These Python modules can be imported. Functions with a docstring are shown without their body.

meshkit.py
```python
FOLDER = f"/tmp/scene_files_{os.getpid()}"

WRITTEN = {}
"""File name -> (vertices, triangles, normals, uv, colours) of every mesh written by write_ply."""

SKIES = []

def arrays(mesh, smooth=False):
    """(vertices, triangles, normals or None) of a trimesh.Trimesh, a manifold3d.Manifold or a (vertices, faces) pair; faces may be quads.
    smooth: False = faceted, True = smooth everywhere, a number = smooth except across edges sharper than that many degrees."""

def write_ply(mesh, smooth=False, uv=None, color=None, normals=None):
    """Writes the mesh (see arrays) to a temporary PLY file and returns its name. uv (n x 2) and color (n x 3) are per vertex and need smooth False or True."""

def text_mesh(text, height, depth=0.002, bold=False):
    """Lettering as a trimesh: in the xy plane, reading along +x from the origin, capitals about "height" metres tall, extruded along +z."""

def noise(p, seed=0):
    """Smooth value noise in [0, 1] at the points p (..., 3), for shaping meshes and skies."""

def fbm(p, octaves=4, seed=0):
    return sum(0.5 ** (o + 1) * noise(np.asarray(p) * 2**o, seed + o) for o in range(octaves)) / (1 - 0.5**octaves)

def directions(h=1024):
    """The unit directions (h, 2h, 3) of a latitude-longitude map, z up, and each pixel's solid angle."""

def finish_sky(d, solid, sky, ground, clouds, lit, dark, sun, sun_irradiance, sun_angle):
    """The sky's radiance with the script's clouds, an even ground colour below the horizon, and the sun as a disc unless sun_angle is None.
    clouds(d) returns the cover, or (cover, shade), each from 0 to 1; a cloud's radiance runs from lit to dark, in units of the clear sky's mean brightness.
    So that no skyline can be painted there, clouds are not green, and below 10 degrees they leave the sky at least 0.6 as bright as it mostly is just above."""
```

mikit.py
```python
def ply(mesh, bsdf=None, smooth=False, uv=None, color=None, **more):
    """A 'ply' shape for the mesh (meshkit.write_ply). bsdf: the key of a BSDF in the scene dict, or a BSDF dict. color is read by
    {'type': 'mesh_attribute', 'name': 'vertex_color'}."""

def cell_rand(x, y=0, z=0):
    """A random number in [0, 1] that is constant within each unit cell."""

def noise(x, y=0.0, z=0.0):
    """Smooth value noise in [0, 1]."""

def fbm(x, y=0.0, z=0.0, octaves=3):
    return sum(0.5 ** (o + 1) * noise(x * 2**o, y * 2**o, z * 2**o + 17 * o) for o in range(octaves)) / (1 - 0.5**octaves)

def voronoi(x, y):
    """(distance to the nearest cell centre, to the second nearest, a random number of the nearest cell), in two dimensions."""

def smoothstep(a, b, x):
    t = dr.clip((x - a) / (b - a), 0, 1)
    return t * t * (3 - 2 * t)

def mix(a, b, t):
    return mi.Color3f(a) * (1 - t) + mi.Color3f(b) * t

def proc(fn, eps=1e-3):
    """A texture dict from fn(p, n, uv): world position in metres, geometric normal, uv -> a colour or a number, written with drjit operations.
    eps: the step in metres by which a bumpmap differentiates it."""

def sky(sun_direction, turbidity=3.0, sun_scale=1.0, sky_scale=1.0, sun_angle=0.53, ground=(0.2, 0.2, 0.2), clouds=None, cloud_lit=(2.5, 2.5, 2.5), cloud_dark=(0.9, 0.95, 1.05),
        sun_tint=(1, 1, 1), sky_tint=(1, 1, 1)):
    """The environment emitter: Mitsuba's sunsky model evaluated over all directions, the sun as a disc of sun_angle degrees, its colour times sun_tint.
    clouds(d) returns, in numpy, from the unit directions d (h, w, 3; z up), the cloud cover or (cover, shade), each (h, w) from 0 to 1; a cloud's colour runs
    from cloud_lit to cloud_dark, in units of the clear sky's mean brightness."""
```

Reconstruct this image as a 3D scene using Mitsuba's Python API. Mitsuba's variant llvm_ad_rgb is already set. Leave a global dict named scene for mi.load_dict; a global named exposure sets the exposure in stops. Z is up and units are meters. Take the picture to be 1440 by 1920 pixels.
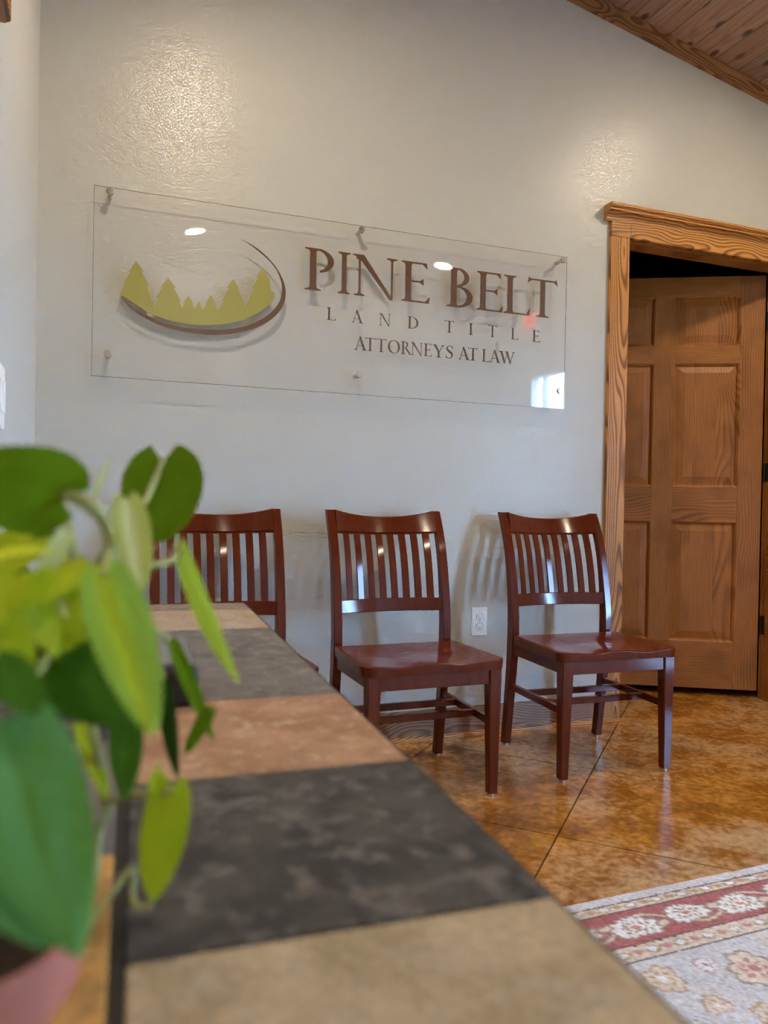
import math, random
import numpy as np
import trimesh
import manifold3d as m3
import drjit as dr
import mitsuba as mi
import mikit
import meshkit
from mikit import proc, noise, fbm, voronoi, cell_rand, smoothstep, mix
from shapely.geometry import Polygon, Point, LineString, box as sbox
from shapely.ops import unary_union
from shapely import affinity

random.seed(7)
rng = np.random.default_rng(7)
T = mi.ScalarTransform4f
scene, labels = {}, {}

# ------------------------------------------------------------------ camera
CAM = np.array([0.0, -2.76, 0.928])
YAW, PITCH, ROLL, F_PX = math.radians(20.55), -math.atan(16.1 / 1437.0), 0.0188, 1437.0
fwd0 = np.array([math.sin(YAW), math.cos(YAW), 0.0])
right0 = np.array([math.cos(YAW), -math.sin(YAW), 0.0])
fwd = fwd0 * math.cos(PITCH) + np.array([0, 0, math.sin(PITCH)])
up0 = np.array([0, 0, math.cos(PITCH)]) - fwd0 * math.sin(PITCH)
up = up0 * math.cos(ROLL) - right0 * math.sin(ROLL)
scene['camera'] = {'type': 'thinlens', 'fov_axis': 'x', 'fov': math.degrees(2 * math.atan(720 / F_PX)), 'aperture_radius': 0.0024,
                   'focus_distance': 2.75, 'near_clip': 0.02, 'far_clip': 200.0,
                   'to_world': T().look_at(origin=CAM.tolist(), target=(CAM + fwd).tolist(), up=up.tolist())}
# ------------------------------------------------------------------ light
exposure = 4.72
SKY = mikit.sky([-0.5, 0.6, 0.62], turbidity=3.0, sun_scale=0.0, sky_scale=18.0, sky_tint=(0.64, 0.98, 1.42), ground=(0.12, 0.12, 0.11),
                         clouds=lambda d: (0.25 + 0.35 * meshkit.fbm(d * [2.2, 2.2, 5.0], 4, 3), 0.3), cloud_lit=(0.85, 1.15, 1.55), cloud_dark=(0.7, 0.95, 1.3))
scene['sky'] = {**SKY, 'sampling_weight': 2.5}
LAMP = (1.0, 0.825, 0.60)
LAMP_POWER = 11.8

# ------------------------------------------------------------------ helpers
def add(key, mesh, bsdf, smooth=False, color=None, **more):
    base, n = key, 0
    while key in scene:
        n += 1
        key = f'{base}_{n:03d}'
    scene[key] = mesh if isinstance(mesh, dict) else mikit.ply(mesh, bsdf, smooth=smooth, color=color, **more)
    return key

def tag(key, label=None, category=None, group=None, kind=None):
    d = labels.setdefault(key, {})
    for k, v in (('label', label), ('category', category), ('group', group), ('kind', kind)):
        if v:
            d[k] = v
    return key

def struct(key, mesh, bsdf, **k):
    key = add(key, mesh, bsdf, **k)
    return tag(key, kind='structure')

def box(x0, x1, y0, y1, z0, z1, c=0.0):
    if c <= 0:
        m = trimesh.creation.box((x1 - x0, y1 - y0, z1 - z0))
        m.apply_translation(((x0 + x1) / 2, (y0 + y1) / 2, (z0 + z1) / 2))
        return m
    pts = []
    for a in (0, 1):
        for b in (0, 1):
            for d in (0, 1):
                p = np.array([(x0, x1)[a], (y0, y1)[b], (z0, z1)[d]])
                s = np.array([1 - 2 * a, 1 - 2 * b, 1 - 2 * d]) * c
                for k in range(3):
                    q = p + s
                    q[k] = p[k]
                    pts.append(q)
    return trimesh.convex.convex_hull(np.array(pts))

def join(*ms):
    return trimesh.util.concatenate(list(ms))

def extr(poly, h):
    rings = []
    for g in getattr(poly, 'geoms', [poly]):
        if g.geom_type == 'Polygon' and g.area > 1e-9:
            rings += [np.array(r.coords)[:-1] for r in (g.exterior, *g.interiors)]
    m = m3.CrossSection(rings, m3.FillRule.EvenOdd).extrude(h).to_mesh()
    return trimesh.Trimesh(np.array(m.vert_properties[:, :3], float), np.array(m.tri_verts), process=False)

def extr_xz(poly, y0, y1):
    """a shapely polygon in (x, z) given depth along y"""
    m = extr(poly, y1 - y0)
    v = m.vertices
    return trimesh.Trimesh(np.column_stack([v[:, 0], y0 + v[:, 2], v[:, 1]]), m.faces[:, ::-1], process=False)

def extr_yz(poly, x0, x1):
    m = extr(poly, x1 - x0)
    v = m.vertices
    return trimesh.Trimesh(np.column_stack([x0 + v[:, 2], v[:, 0], v[:, 1]]), m.faces, process=False)

def moved(m, loc=(0, 0, 0), rz=0.0):
    m = m.copy()
    m.apply_transform(trimesh.transformations.rotation_matrix(rz, [0, 0, 1]))
    m.apply_translation(loc)
    return m

def loft(sections, ch=0.15):
    """sections: (centre, half-axis a, half-axis b); a chamfered rectangle carried along them, capped"""
    rings = []
    for c, a, b in sections:
        c, a, b = (np.asarray(q, float) for q in (c, a, b))
        k = ch * min(np.linalg.norm(a), np.linalg.norm(b))
        ka, kb = 1 - k / np.linalg.norm(a), 1 - k / np.linalg.norm(b)
        rings.append([c + a * i + b * j for i, j in ((1, kb), (ka, 1), (-ka, 1), (-1, kb), (-1, -kb), (-ka, -1), (ka, -1), (1, -kb))])
    v = np.array(rings).reshape(-1, 3)
    n, f = len(rings), []
    for i in range(n - 1):
        for j in range(8):
            p, q = i * 8 + j, i * 8 + (j + 1) % 8
            f += [[p, q, q + 8], [p, q + 8, p + 8]]
    for base, flip in ((0, True), ((n - 1) * 8, False)):
        for j in range(1, 7):
            t = [base, base + j, base + j + 1]
            f.append(t[::-1] if flip else t)
    m = trimesh.Trimesh(v, np.array(f), process=False)
    if m.volume < 0:
        m.invert()
    return m

def tube(pts, r, sides=8, smooth=6):
    p = np.asarray(pts, float)
    if smooth > 1 and len(p) > 2:
        from scipy.interpolate import CubicSpline
        s = np.concatenate([[0], np.cumsum(np.linalg.norm(np.diff(p, axis=0), axis=1))])
        p = CubicSpline(s, p)(np.linspace(0, s[-1], (len(p) - 1) * smooth + 1))
    t = np.gradient(p, axis=0)
    t /= np.linalg.norm(t, axis=1, keepdims=True)
    a = np.cross(t, [0.3, 0.5, 0.81])
    a /= np.linalg.norm(a, axis=1, keepdims=True)
    b = np.cross(t, a)
    ang = np.arange(sides) * 2 * math.pi / sides
    rr = np.broadcast_to(r, (len(p),))
    v = (p[:, None] + rr[:, None, None] * (np.cos(ang)[None, :, None] * a[:, None] + np.sin(ang)[None, :, None] * b[:, None])).reshape(-1, 3)
    f = []
    for i in range(len(p) - 1):
        for j in range(sides):
            q, w = i * sides + j, i * sides + (j + 1) % sides
            f += [[q, w, w + sides], [q, w + sides, q + sides]]
    e = (len(p) - 1) * sides
    for j in range(1, sides - 1):
        f += [[0, j + 1, j], [e, e + j, e + j + 1]]
    m = trimesh.Trimesh(v, np.array(f), process=False)
    if m.volume < 0:
        m.invert()
    return m

def lathe(profile, sections=48):
    return trimesh.creation.revolve(np.array(profile, float), sections=sections)

def cyl(p0, p1, r, sections=24):
    p0, p1 = np.array(p0, float), np.array(p1, float)
    m = trimesh.creation.cylinder(r, segment=[p0, p1], sections=sections)
    return m

# ------------------------------------------------------------------ materials
def principled(key, color, rough=0.5, spec=0.5, **k):
    c = {'type': 'rgb', 'value': list(color)} if not isinstance(color, dict) else color
    d = {'type': 'principled', 'base_color': c, 'roughness': rough, 'specular': spec, **k}
    scene[key] = {'type': 'twosided', 'bsdf': d}
    return key

def bumped(key, color, bump, height, rough=0.5, spec=0.5, **k):
    c = {'type': 'rgb', 'value': list(color)} if not isinstance(color, dict) else color
    d = {'type': 'principled', 'base_color': c, 'roughness': rough, 'specular': spec, **k}
    scene[key] = {'type': 'twosided', 'bsdf': {'type': 'bumpmap', 'arbitrary': proc(bump, 0.0006), 'scale': height, 'nested': d}}
    return key

def orange_peel(p, n, uv):
    a = noise(p.x * 165, p.y * 165, p.z * 165)
    b = noise(p.x * 330 + 9, p.y * 330, p.z * 330)
    return smoothstep(0.35, 0.75, a) * 0.75 + b * 0.25

bumped('mat_wall', (0.475, 0.468, 0.415), orange_peel, 0.0014, rough=0.28, spec=0.6)
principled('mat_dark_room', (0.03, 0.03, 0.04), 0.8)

def pine_rings(a, b, depth, fa=1.0, freq=115.0, seed=0.0):
    """flat-sawn growth rings: a along the grain, b across, in metres"""
    w1 = fbm(a * 2.2 * fa + seed, b * 5 + seed, 1.7, 3) - 0.5
    w2 = noise(a * 1.3 * fa + seed * 3.1, 4.2, seed) - 0.5
    w3 = fbm(a * 9 * fa, b * 26, seed + 5.0, 2) - 0.5
    bb = b + w2 * 0.09 + w3 * 0.008
    dd = depth + w1 * 0.14
    r = dr.sqrt(bb * bb + dd * dd) * freq
    f = r - dr.floor(r)
    late = smoothstep(0.30, 0.78, f) * (1 - smoothstep(0.86, 1.0, f))
    fine = noise(a * 14, b * 900, seed)
    return late, fine, noise(a * 3 + seed, b * 12, 3.0)

CAS_A, CAS_B = (0.55, 0.250, 0.062), (0.155, 0.046, 0.009)

def wood_casing_v(p, n, uv):
    late, fine, tone = pine_rings(p.z, p.x - 2.105, 0.06, 0.50, 135.0, 2.0)
    return mix(CAS_A, CAS_B, late * 0.85) * (0.82 + 0.25 * fine) * (0.85 + 0.3 * tone)

def wood_casing_h(p, n, uv):
    late, fine, tone = pine_rings(p.x, p.z - 2.12, 0.045, 1.3, 125.0, 6.0)
    return mix(CAS_A, CAS_B, late * 0.85) * (0.82 + 0.25 * fine) * (0.85 + 0.3 * tone)

def wood_trim(p, n, uv):
    late, fine, tone = pine_rings(p.x, p.z + 0.191 * p.x - 3.40, 0.05, 1.0, 110.0, 11.0)
    return mix((0.33, 0.155, 0.055), (0.13, 0.048, 0.016), late * 0.85) * (0.82 + 0.25 * fine) * (0.85 + 0.3 * tone)

def wood_base(p, n, uv):
    late, fine, tone = pine_rings(p.x + p.y, p.z - 0.02, 0.07, 1.0, 140.0, 4.0)
    return mix((0.27, 0.135, 0.062), (0.09, 0.037, 0.016), late * 0.8) * (0.82 + 0.25 * fine) * (0.85 + 0.3 * tone)

DOOR_A = math.radians(29.0)
DOOR_H = np.array([3.070, 0.125, 0.0])

def door_color(a, b, seed):
    late, fine, tone = pine_rings(a, b, 0.16, 0.55, 150.0, seed)
    blotch = fbm(a * 5, b * 9, seed, 3)
    return mix((0.400, 0.155, 0.031), (0.155, 0.050, 0.0085), late * 0.5 + 0.35 * smoothstep(0.45, 0.75, blotch)) * (0.8 + 0.3 * fine)

def wood_door_v(p, n, uv):
    s = (3.070 - p.x) * math.cos(DOOR_A) + (p.y - 0.125) * math.sin(DOOR_A)
    return door_color(p.z, (s - 0.27) * 0.8 + dr.floor(s * 9.0) * 0.13, 3.0)

def wood_door_h(p, n, uv):
    s = (3.070 - p.x) * math.cos(DOOR_A) + (p.y - 0.125) * math.sin(DOOR_A)
    return door_color(s, p.z * 0.8 - 0.6, 8.0)

def wood_ceiling(p, n, uv):
    x = (p.x - 1.675) / 0.98187
    i = dr.floor(x / 0.132)
    r = cell_rand(i, 5)
    b = x - (i + 0.5) * 0.132
    late, fine, tone = pine_rings(p.y + r * 7, b, 0.10, 0.6, 90.0, 13.0)
    kd, k2, kr = voronoi(p.y * 4.2 + r * 17, b * 8.0 + r * 9)
    knot = (1 - smoothstep(0.06, 0.16, kd)) * smoothstep(0.55, 0.65, kr)
    c = mix((0.40, 0.230, 0.140), (0.28, 0.148, 0.085), late * 0.5) * (0.85 + 0.2 * fine) * (0.82 + 0.3 * r)
    return mix(c, (0.05, 0.022, 0.012), knot * 0.85)

def wood_chair(p, n, uv):
    g = fbm(p.x * 60, p.y * 60, p.z * 3, 3)
    t = noise(p.x * 7, p.y * 7, p.z * 4)
    return mix((0.055, 0.0072, 0.0020), (0.128, 0.0205, 0.0052), g * 0.7 + t * 0.3)

principled('mat_casing_v', proc(wood_casing_v), 0.38, 0.4)
principled('mat_casing_h', proc(wood_casing_h), 0.38, 0.4)
principled('mat_trim', proc(wood_trim), 0.45, 0.4)
principled('mat_base', proc(wood_base), 0.35, 0.4)
principled('mat_door_v', proc(wood_door_v), 0.42, 0.4)
principled('mat_door_h', proc(wood_door_h), 0.42, 0.4)
principled('mat_ceiling', proc(wood_ceiling), 0.5, 0.35)
principled('mat_chair', proc(wood_chair), 0.12, 0.32)

def floor_color(p, n, uv):
    wx = fbm(p.x * 7, p.y * 7, 2.0, 3) - 0.5
    wy = fbm(p.x * 7 + 7, p.y * 7, 5.0, 3) - 0.5
    x, y = p.x + wx * 0.05, p.y + wy * 0.05
    big = fbm(x * 3.4, y * 3.4, 1.0, 5)
    med = fbm(x * 11, y * 11, 8.0, 4)
    fine = fbm(x * 60, y * 60, 3.0, 3)
    i = dr.floor((p.y - p.x + 2.152) / 0.8655)
    j = dr.floor((p.x + p.y - 0.304) / 0.8655)
    c = mix((0.235, 0.080, 0.009), (0.43, 0.180, 0.025), smoothstep(0.25, 0.75, med * 0.75 + fine * 0.25))
    c = mix(c, (0.42, 0.29, 0.15), smoothstep(0.44, 0.70, big * 0.62 + fine * 0.20 + med * 0.20) * 0.75)
    c = mix(c, (0.085, 0.034, 0.008), smoothstep(0.54, 0.80, 1 - big * 0.72 - fine * 0.22) * 0.28)
    return c * (0.92 + 0.16 * cell_rand(i, j, 3)) * (0.75 + 0.5 * fine)

principled('mat_floor', proc(floor_color), 0.22, 0.5)
principled('mat_joint', (0.045, 0.022, 0.008), 0.7)

def slate(c0, c1, c2, seed):
    def fn(p, n, uv):
        a = fbm(p.x * 26 + seed, p.y * 26, seed, 4)
        b = fbm(p.x * 90, p.y * 90 + seed, seed + 3, 3)
        c = mix(c0, c1, smoothstep(0.3, 0.7, a))
        return mix(c, c2, smoothstep(0.5, 0.8, b)) * (0.85 + 0.3 * noise(p.x * 300, p.y * 300, seed))
    return fn

def slate_bump(p, n, uv):
    return fbm(p.x * 45, p.y * 45, 2.0, 4)

SLATES = {'charcoal': ((0.024, 0.022, 0.020), (0.052, 0.046, 0.038), (0.100, 0.088, 0.072)),
          'grey': ((0.095, 0.087, 0.076), (0.140, 0.122, 0.100), (0.19, 0.165, 0.130)),
          'orange': ((0.27, 0.135, 0.066), (0.36, 0.20, 0.105), (0.42, 0.27, 0.16)),
          'tan': ((0.29, 0.215, 0.120), (0.38, 0.285, 0.170), (0.33, 0.26, 0.17)),
          'mixed': ((0.31, 0.19, 0.105), (0.33, 0.265, 0.175), (0.28, 0.23, 0.165)),
          'brown': ((0.14, 0.105, 0.07), (0.20, 0.150, 0.10), (0.24, 0.19, 0.14)),
          'ochre': ((0.30, 0.145, 0.030), (0.46, 0.24, 0.060), (0.25, 0.14, 0.05))}
for k, (name, cs) in enumerate(SLATES.items()):
    bumped('mat_slate_' + name, proc(slate(*cs, 3.7 * k)), slate_bump, 0.0012, rough=0.6, spec=0.28)
principled('mat_grout', (0.018, 0.016, 0.014), 0.8)
principled('mat_iron', (0.02, 0.018, 0.017), 0.45, 0.4)

scene['mat_acrylic'] = {'type': 'thindielectric', 'int_ior': 1.36, 'ext_ior': 1.0}
scene['mat_glass'] = {'type': 'thindielectric', 'int_ior': 1.5, 'ext_ior': 1.0}
principled('mat_acrylic_edge', (0.17, 0.15, 0.12), 0.25, 0.6)
principled('mat_vinyl_brown', (0.105, 0.042, 0.014), 0.5, 0.4)
principled('mat_vinyl_dark', (0.052, 0.020, 0.011), 0.5, 0.4)
principled('mat_vinyl_green', (0.325, 0.300, 0.050), 0.5, 0.4)
principled('mat_steel', (0.58, 0.56, 0.52), 0.22, 0.5, metallic=1.0)
principled('mat_white_plastic', (0.80, 0.79, 0.76), 0.3, 0.5)
principled('mat_slot', (0.03, 0.03, 0.03), 0.6)
principled('mat_white_paint', (0.78, 0.77, 0.74), 0.4, 0.5)
principled('mat_black', (0.012, 0.012, 0.013), 0.35, 0.5)
principled('mat_grey_top', (0.12, 0.12, 0.125), 0.3, 0.5)
principled('mat_hinge', (0.012, 0.011, 0.010), 0.5, 0.4)
principled('mat_terracotta', (0.38, 0.125, 0.080), 0.7, 0.3)
principled('mat_soil', (0.035, 0.020, 0.012), 0.9, 0.2)
principled('mat_vine', (0.30, 0.30, 0.09), 0.5, 0.4)
principled('mat_vine_brown', (0.20, 0.17, 0.08), 0.5, 0.4)
scene['mat_leaf'] = {'type': 'principledthin', 'base_color': {'type': 'mesh_attribute', 'name': 'vertex_color'}, 'roughness': 0.30, 'spec_trans': 0.0, 'diff_trans': 0.75, 'eta': 1.5}
principled('mat_rug', {'type': 'mesh_attribute', 'name': 'vertex_color'}, 0.95, 0.1, sheen=0.3)
principled('mat_paper', (0.78, 0.76, 0.70), 0.6, 0.3)
principled('mat_frame_gold', (0.30, 0.20, 0.10), 0.4, 0.4)
principled('mat_concrete', (0.16, 0.16, 0.15), 0.9, 0.2)
principled('mat_roof', (0.08, 0.08, 0.08), 0.9, 0.2)

# ------------------------------------------------------------------ room shell
XL, XR, YF, XM = -0.194, 3.50, -3.90, 1.675   # left wall, right wall, wall behind the camera, ridge
SL = 0.191                                     # roof pitch
ZR = 3.131                                     # ridge height
def zc(x):
    return ZR - SL * abs(x - XM)

WT = 0.125
gable = Polygon([(XL - WT, -0.15), (XR + WT, -0.15), (XR + WT, zc(XR) + 0.02), (XM, ZR + 0.06), (XL - WT, zc(XL) + 0.02)])
DX0, DX1, DZ = 2.138, 3.072, 2.095             # the doorway in the back wall
hole = sbox(DX0, -0.01, DX1 + 0.02, DZ + 0.012)
struct('wall_back', extr_xz(gable.difference(hole), 0.0, WT), 'mat_wall')
struct('wall_front', extr_xz(gable, YF - WT, YF), 'mat_wall')
zl = zc(XL)
struct('wall_left', box(XL - WT, XL, YF, 0, -0.15, zl + 0.03), 'mat_wall')
EY0, EY1, EZ = -3.17, -2.58, 2.08               # the glazed exit door in the right wall
rw = sbox(YF, -0.15, 0, zc(XR) + 0.03).difference(sbox(EY0, -0.01, EY1, EZ))
struct('wall_right', extr_yz(rw, XR, XR + WT), 'mat_wall')

# floor: scored concrete panels on a slab, the saw cuts left open between them
struct('floor', box(XL - WT, XR + WT, YF - WT, 2.6, -0.15, -0.006), 'mat_joint')
room = sbox(XL, YF, XR, WT).union(sbox(1.2, WT - 0.001, XR + 0.1, 2.0))
S2 = 0.8655
fid = 0
for i in range(-8, 9):
    for j in range(-8, 9):
        g = 0.0032
        u0, u1 = -2.152 + i * S2 + g, -2.152 + (i + 1) * S2 - g     # y - x
        v0, v1 = 0.304 + j * S2 + g, 0.304 + (j + 1) * S2 - g       # x + y
        q = Polygon([((v - u) / 2, (v + u) / 2) for u, v in ((u0, v0), (u1, v0), (u1, v1), (u0, v1))]).intersection(room)
        if q.area < 1e-4:
            continue
        m = extr(q, 0.0055)
        m.apply_translation((0, 0, -0.0055))
        add('floor__panel', m, 'mat_floor')

# ceiling: backing boards above, beaded pine planks below, one by one
slope = math.atan(SL)
cs, sn = math.cos(slope), math.sin(slope)
def roofed(prof, side, y0, y1):
    """profile polygon in (distance down the slope from the ridge, height above the ceiling plane)"""
    m = extr(prof, y1 - y0)
    v = m.vertices
    s, h = v[:, 0], v[:, 1]
    x = s * cs + h * sn
    z = ZR - s * sn + h * cs
    out = np.column_stack([XM + side * x, y0 + v[:, 2], z])
    m = trimesh.Trimesh(out, m.faces, process=False)
    if m.volume < 0:
        m.invert()
    return m
SLEN = (XR - XM) / cs
back = [roofed(sbox(-0.02, 0.013, SLEN + 0.16, 0.05), s, YF - WT, WT) for s in (1, -1)]
struct('ceiling', join(*back), 'mat_roof')
PW = 0.132
for side in (1, -1):
    k = 0
    while k * PW < SLEN - 0.01:
        a, b = k * PW + 0.0008, min((k + 1) * PW - 0.0008, SLEN)
        if b - a > 0.09:
            c = (a + b) / 2
            prof = Polygon([(a, 0.012), (a, 0.005), (a + 0.005, 0), (c - 0.0045, 0), (c - 0.0015, 0.0035), (c + 0.0015, 0.0035), (c + 0.0045, 0), (b - 0.005, 0), (b, 0.005), (b, 0.012)])
        else:
            prof = sbox(a, 0, b, 0.012)
        add('ceiling__plank', roofed(prof, side, YF, -0.0), 'mat_ceiling')
        k += 1

# sloping trim board under the planks on the back wall, one board to each side of the ridge
for k, side in enumerate((1, -1)):
    prof = Polygon([(0.0, -0.066), (SLEN - 0.002, -0.066), (SLEN - 0.002, -0.0005), (0.0, -0.0005)])
    m = roofed(prof, side, -0.019, -0.0)
    struct(f'trim_{k + 1}', m, 'mat_trim')
tag('trim_1', label='stained pine board sloping down under the plank ceiling at upper right', kind='structure')

# baseboard with a shoe moulding
def baseboard(x0, x1, key):
    main = Polygon([(0, 0), (-0.013, 0), (-0.013, 0.104), (-0.009, 0.114), (-0.003, 0.118), (0, 0.118)])
    shoe = Polygon([(-0.013, 0), (-0.026, 0), (-0.026, 0.008), (-0.023, 0.015), (-0.017, 0.019), (-0.013, 0.020)])
    k = struct(key, extr_yz(main, x0, x1), 'mat_base')
    s = add(k + '__shoe', extr_yz(shoe, x0, x1), 'mat_casing_h')
    tag(s, label='lighter shoe moulding along the foot of the baseboard')
baseboard(XL, 2.042, 'baseboard_back')
def baseboard_side(y0, y1, x, sgn, key):
    prof = [(0, 0), (0.026, 0), (0.026, 0.008), (0.019, 0.019), (0.013, 0.020), (0.013, 0.104), (0.009, 0.114), (0.003, 0.118), (0, 0.118)]
    m = extr(Polygon([(x + sgn * a, b) for a, b in prof]), y1 - y0)
    v = m.vertices
    m = trimesh.Trimesh(np.column_stack([v[:, 0], y1 - v[:, 2], v[:, 1]]), m.faces, process=False)
    if m.volume < 0:
        m.invert()
    struct(key, m, 'mat_base')
baseboard_side(YF, -0.027, XL, 1, 'baseboard_left')
baseboard_side(EY1 + 0.0, -0.0, XR, -1, 'baseboard_right')
struct('baseboard_front', extr_yz(Polygon([(YF, 0), (YF + 0.013, 0), (YF + 0.013, 0.104), (YF + 0.009, 0.114), (YF + 0.003, 0.118), (YF, 0.118)]), XL + 0.027, XR), 'mat_base')

# ------------------------------------------------------------------ doorway with casing, jamb and the six-panel door
struct('trim_3', box(DX0 - 0.096, DX0 + 0.0, -0.019, 0.0, 0.0, 2.090, 0.002), 'mat_casing_v')
add('trim_3__plinth', box(DX0 - 0.097, DX0 + 0.001, -0.026, -0.0191, 0.0, 0.020, 0.002), 'mat_casing_h')
struct('trim_4', box(DX1, DX1 + 0.096, -0.019, 0.0, 0.0, 2.090, 0.002), 'mat_casing_v')
struct('trim_5', box(DX0 - 0.096, DX0 + 0.004, -0.019, 0.0, 2.0905, 2.160, 0.002), 'mat_casing_h')
add('trim_5__board', box(DX0 + 0.0045, DX1 + 0.096, -0.019, 0.0, 2.0905, 2.160, 0.002), 'mat_casing_h')
cap = Polygon([(0, 2.152), (-0.0195, 2.152), (-0.0215, 2.158), (-0.0215, 2.166), (-0.025, 2.176), (-0.033, 2.184), (-0.043, 2.188), (-0.049, 2.189), (-0.049, 2.197), (-0.054, 2.199), (-0.060, 2.205), (-0.060, 2.214), (-0.057, 2.217), (0, 2.217)])
struct('trim_6', extr_yz(cap, DX0 - 0.096 - 0.030, DX1 + 0.126), 'mat_casing_h')
# jamb: right side, left side and head, with the stop
struct('trim_7', join(box(DX0 - 0.0, DX0 + 0.012, 0.0, WT, 0.0, DZ), box(DX1, DX1 + 0.02, 0.0, WT, 0.0, DZ), box(DX0, DX1 + 0.02, 0.0, WT, DZ, DZ + 0.012)), 'mat_door_v')
add('trim_7__stop', join(box(DX0 + 0.012, DX0 + 0.022, 0.02, 0.085, 0.0, DZ - 0.010), box(DX1 - 0.010, DX1, 0.02, 0.085, 0.0, DZ - 0.010), box(DX0 + 0.012, DX1, 0.02, 0.085, DZ - 0.010, DZ)), 'mat_door_h')

def door_place(m):
    """door coordinates (s from the hinge edge, depth into the far room, z) -> room"""
    v = m.vertices
    d = np.array([-math.cos(DOOR_A), math.sin(DOOR_A), 0])
    n = np.array([math.sin(DOOR_A), math.cos(DOOR_A), 0])
    out = DOOR_H + v[:, [0]] * d + v[:, [1]] * n + v[:, [2]] * np.array([0, 0, 1.0])
    m = trimesh.Trimesh(out, m.faces, process=False)
    if m.volume < 0:
        m.invert()
    return m
DB, DT, DWID, TH = 0.036, 2.084, 0.915, 0.035
SX = [0.004, 0.118, 0.427, 0.526, 0.806, DWID]
ZZ = [DB, 0.268, 0.866, 1.040, 1.655, 1.742, 1.985, DT]
DK = 'door_1'
struct(DK, door_place(box(SX[2], SX[3], 0, TH, ZZ[1], ZZ[6])), 'mat_door_v')
tag(DK, label='stained pine six-panel door standing ajar in the wooden doorway', kind='structure')
for a, b in ((SX[0], SX[1]), (SX[4], SX[5])):
    add(DK + '__stile', door_place(box(a, b, 0, TH, DB, DT, 0.0015)), 'mat_door_v')
for a, b in ((ZZ[0], ZZ[1]), (ZZ[2], ZZ[3]), (ZZ[4], ZZ[5]), (ZZ[6], ZZ[7])):
    add(DK + '__rail', door_place(box(SX[1], SX[4], 0.0003, TH - 0.0003, a, b)), 'mat_door_h')
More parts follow.
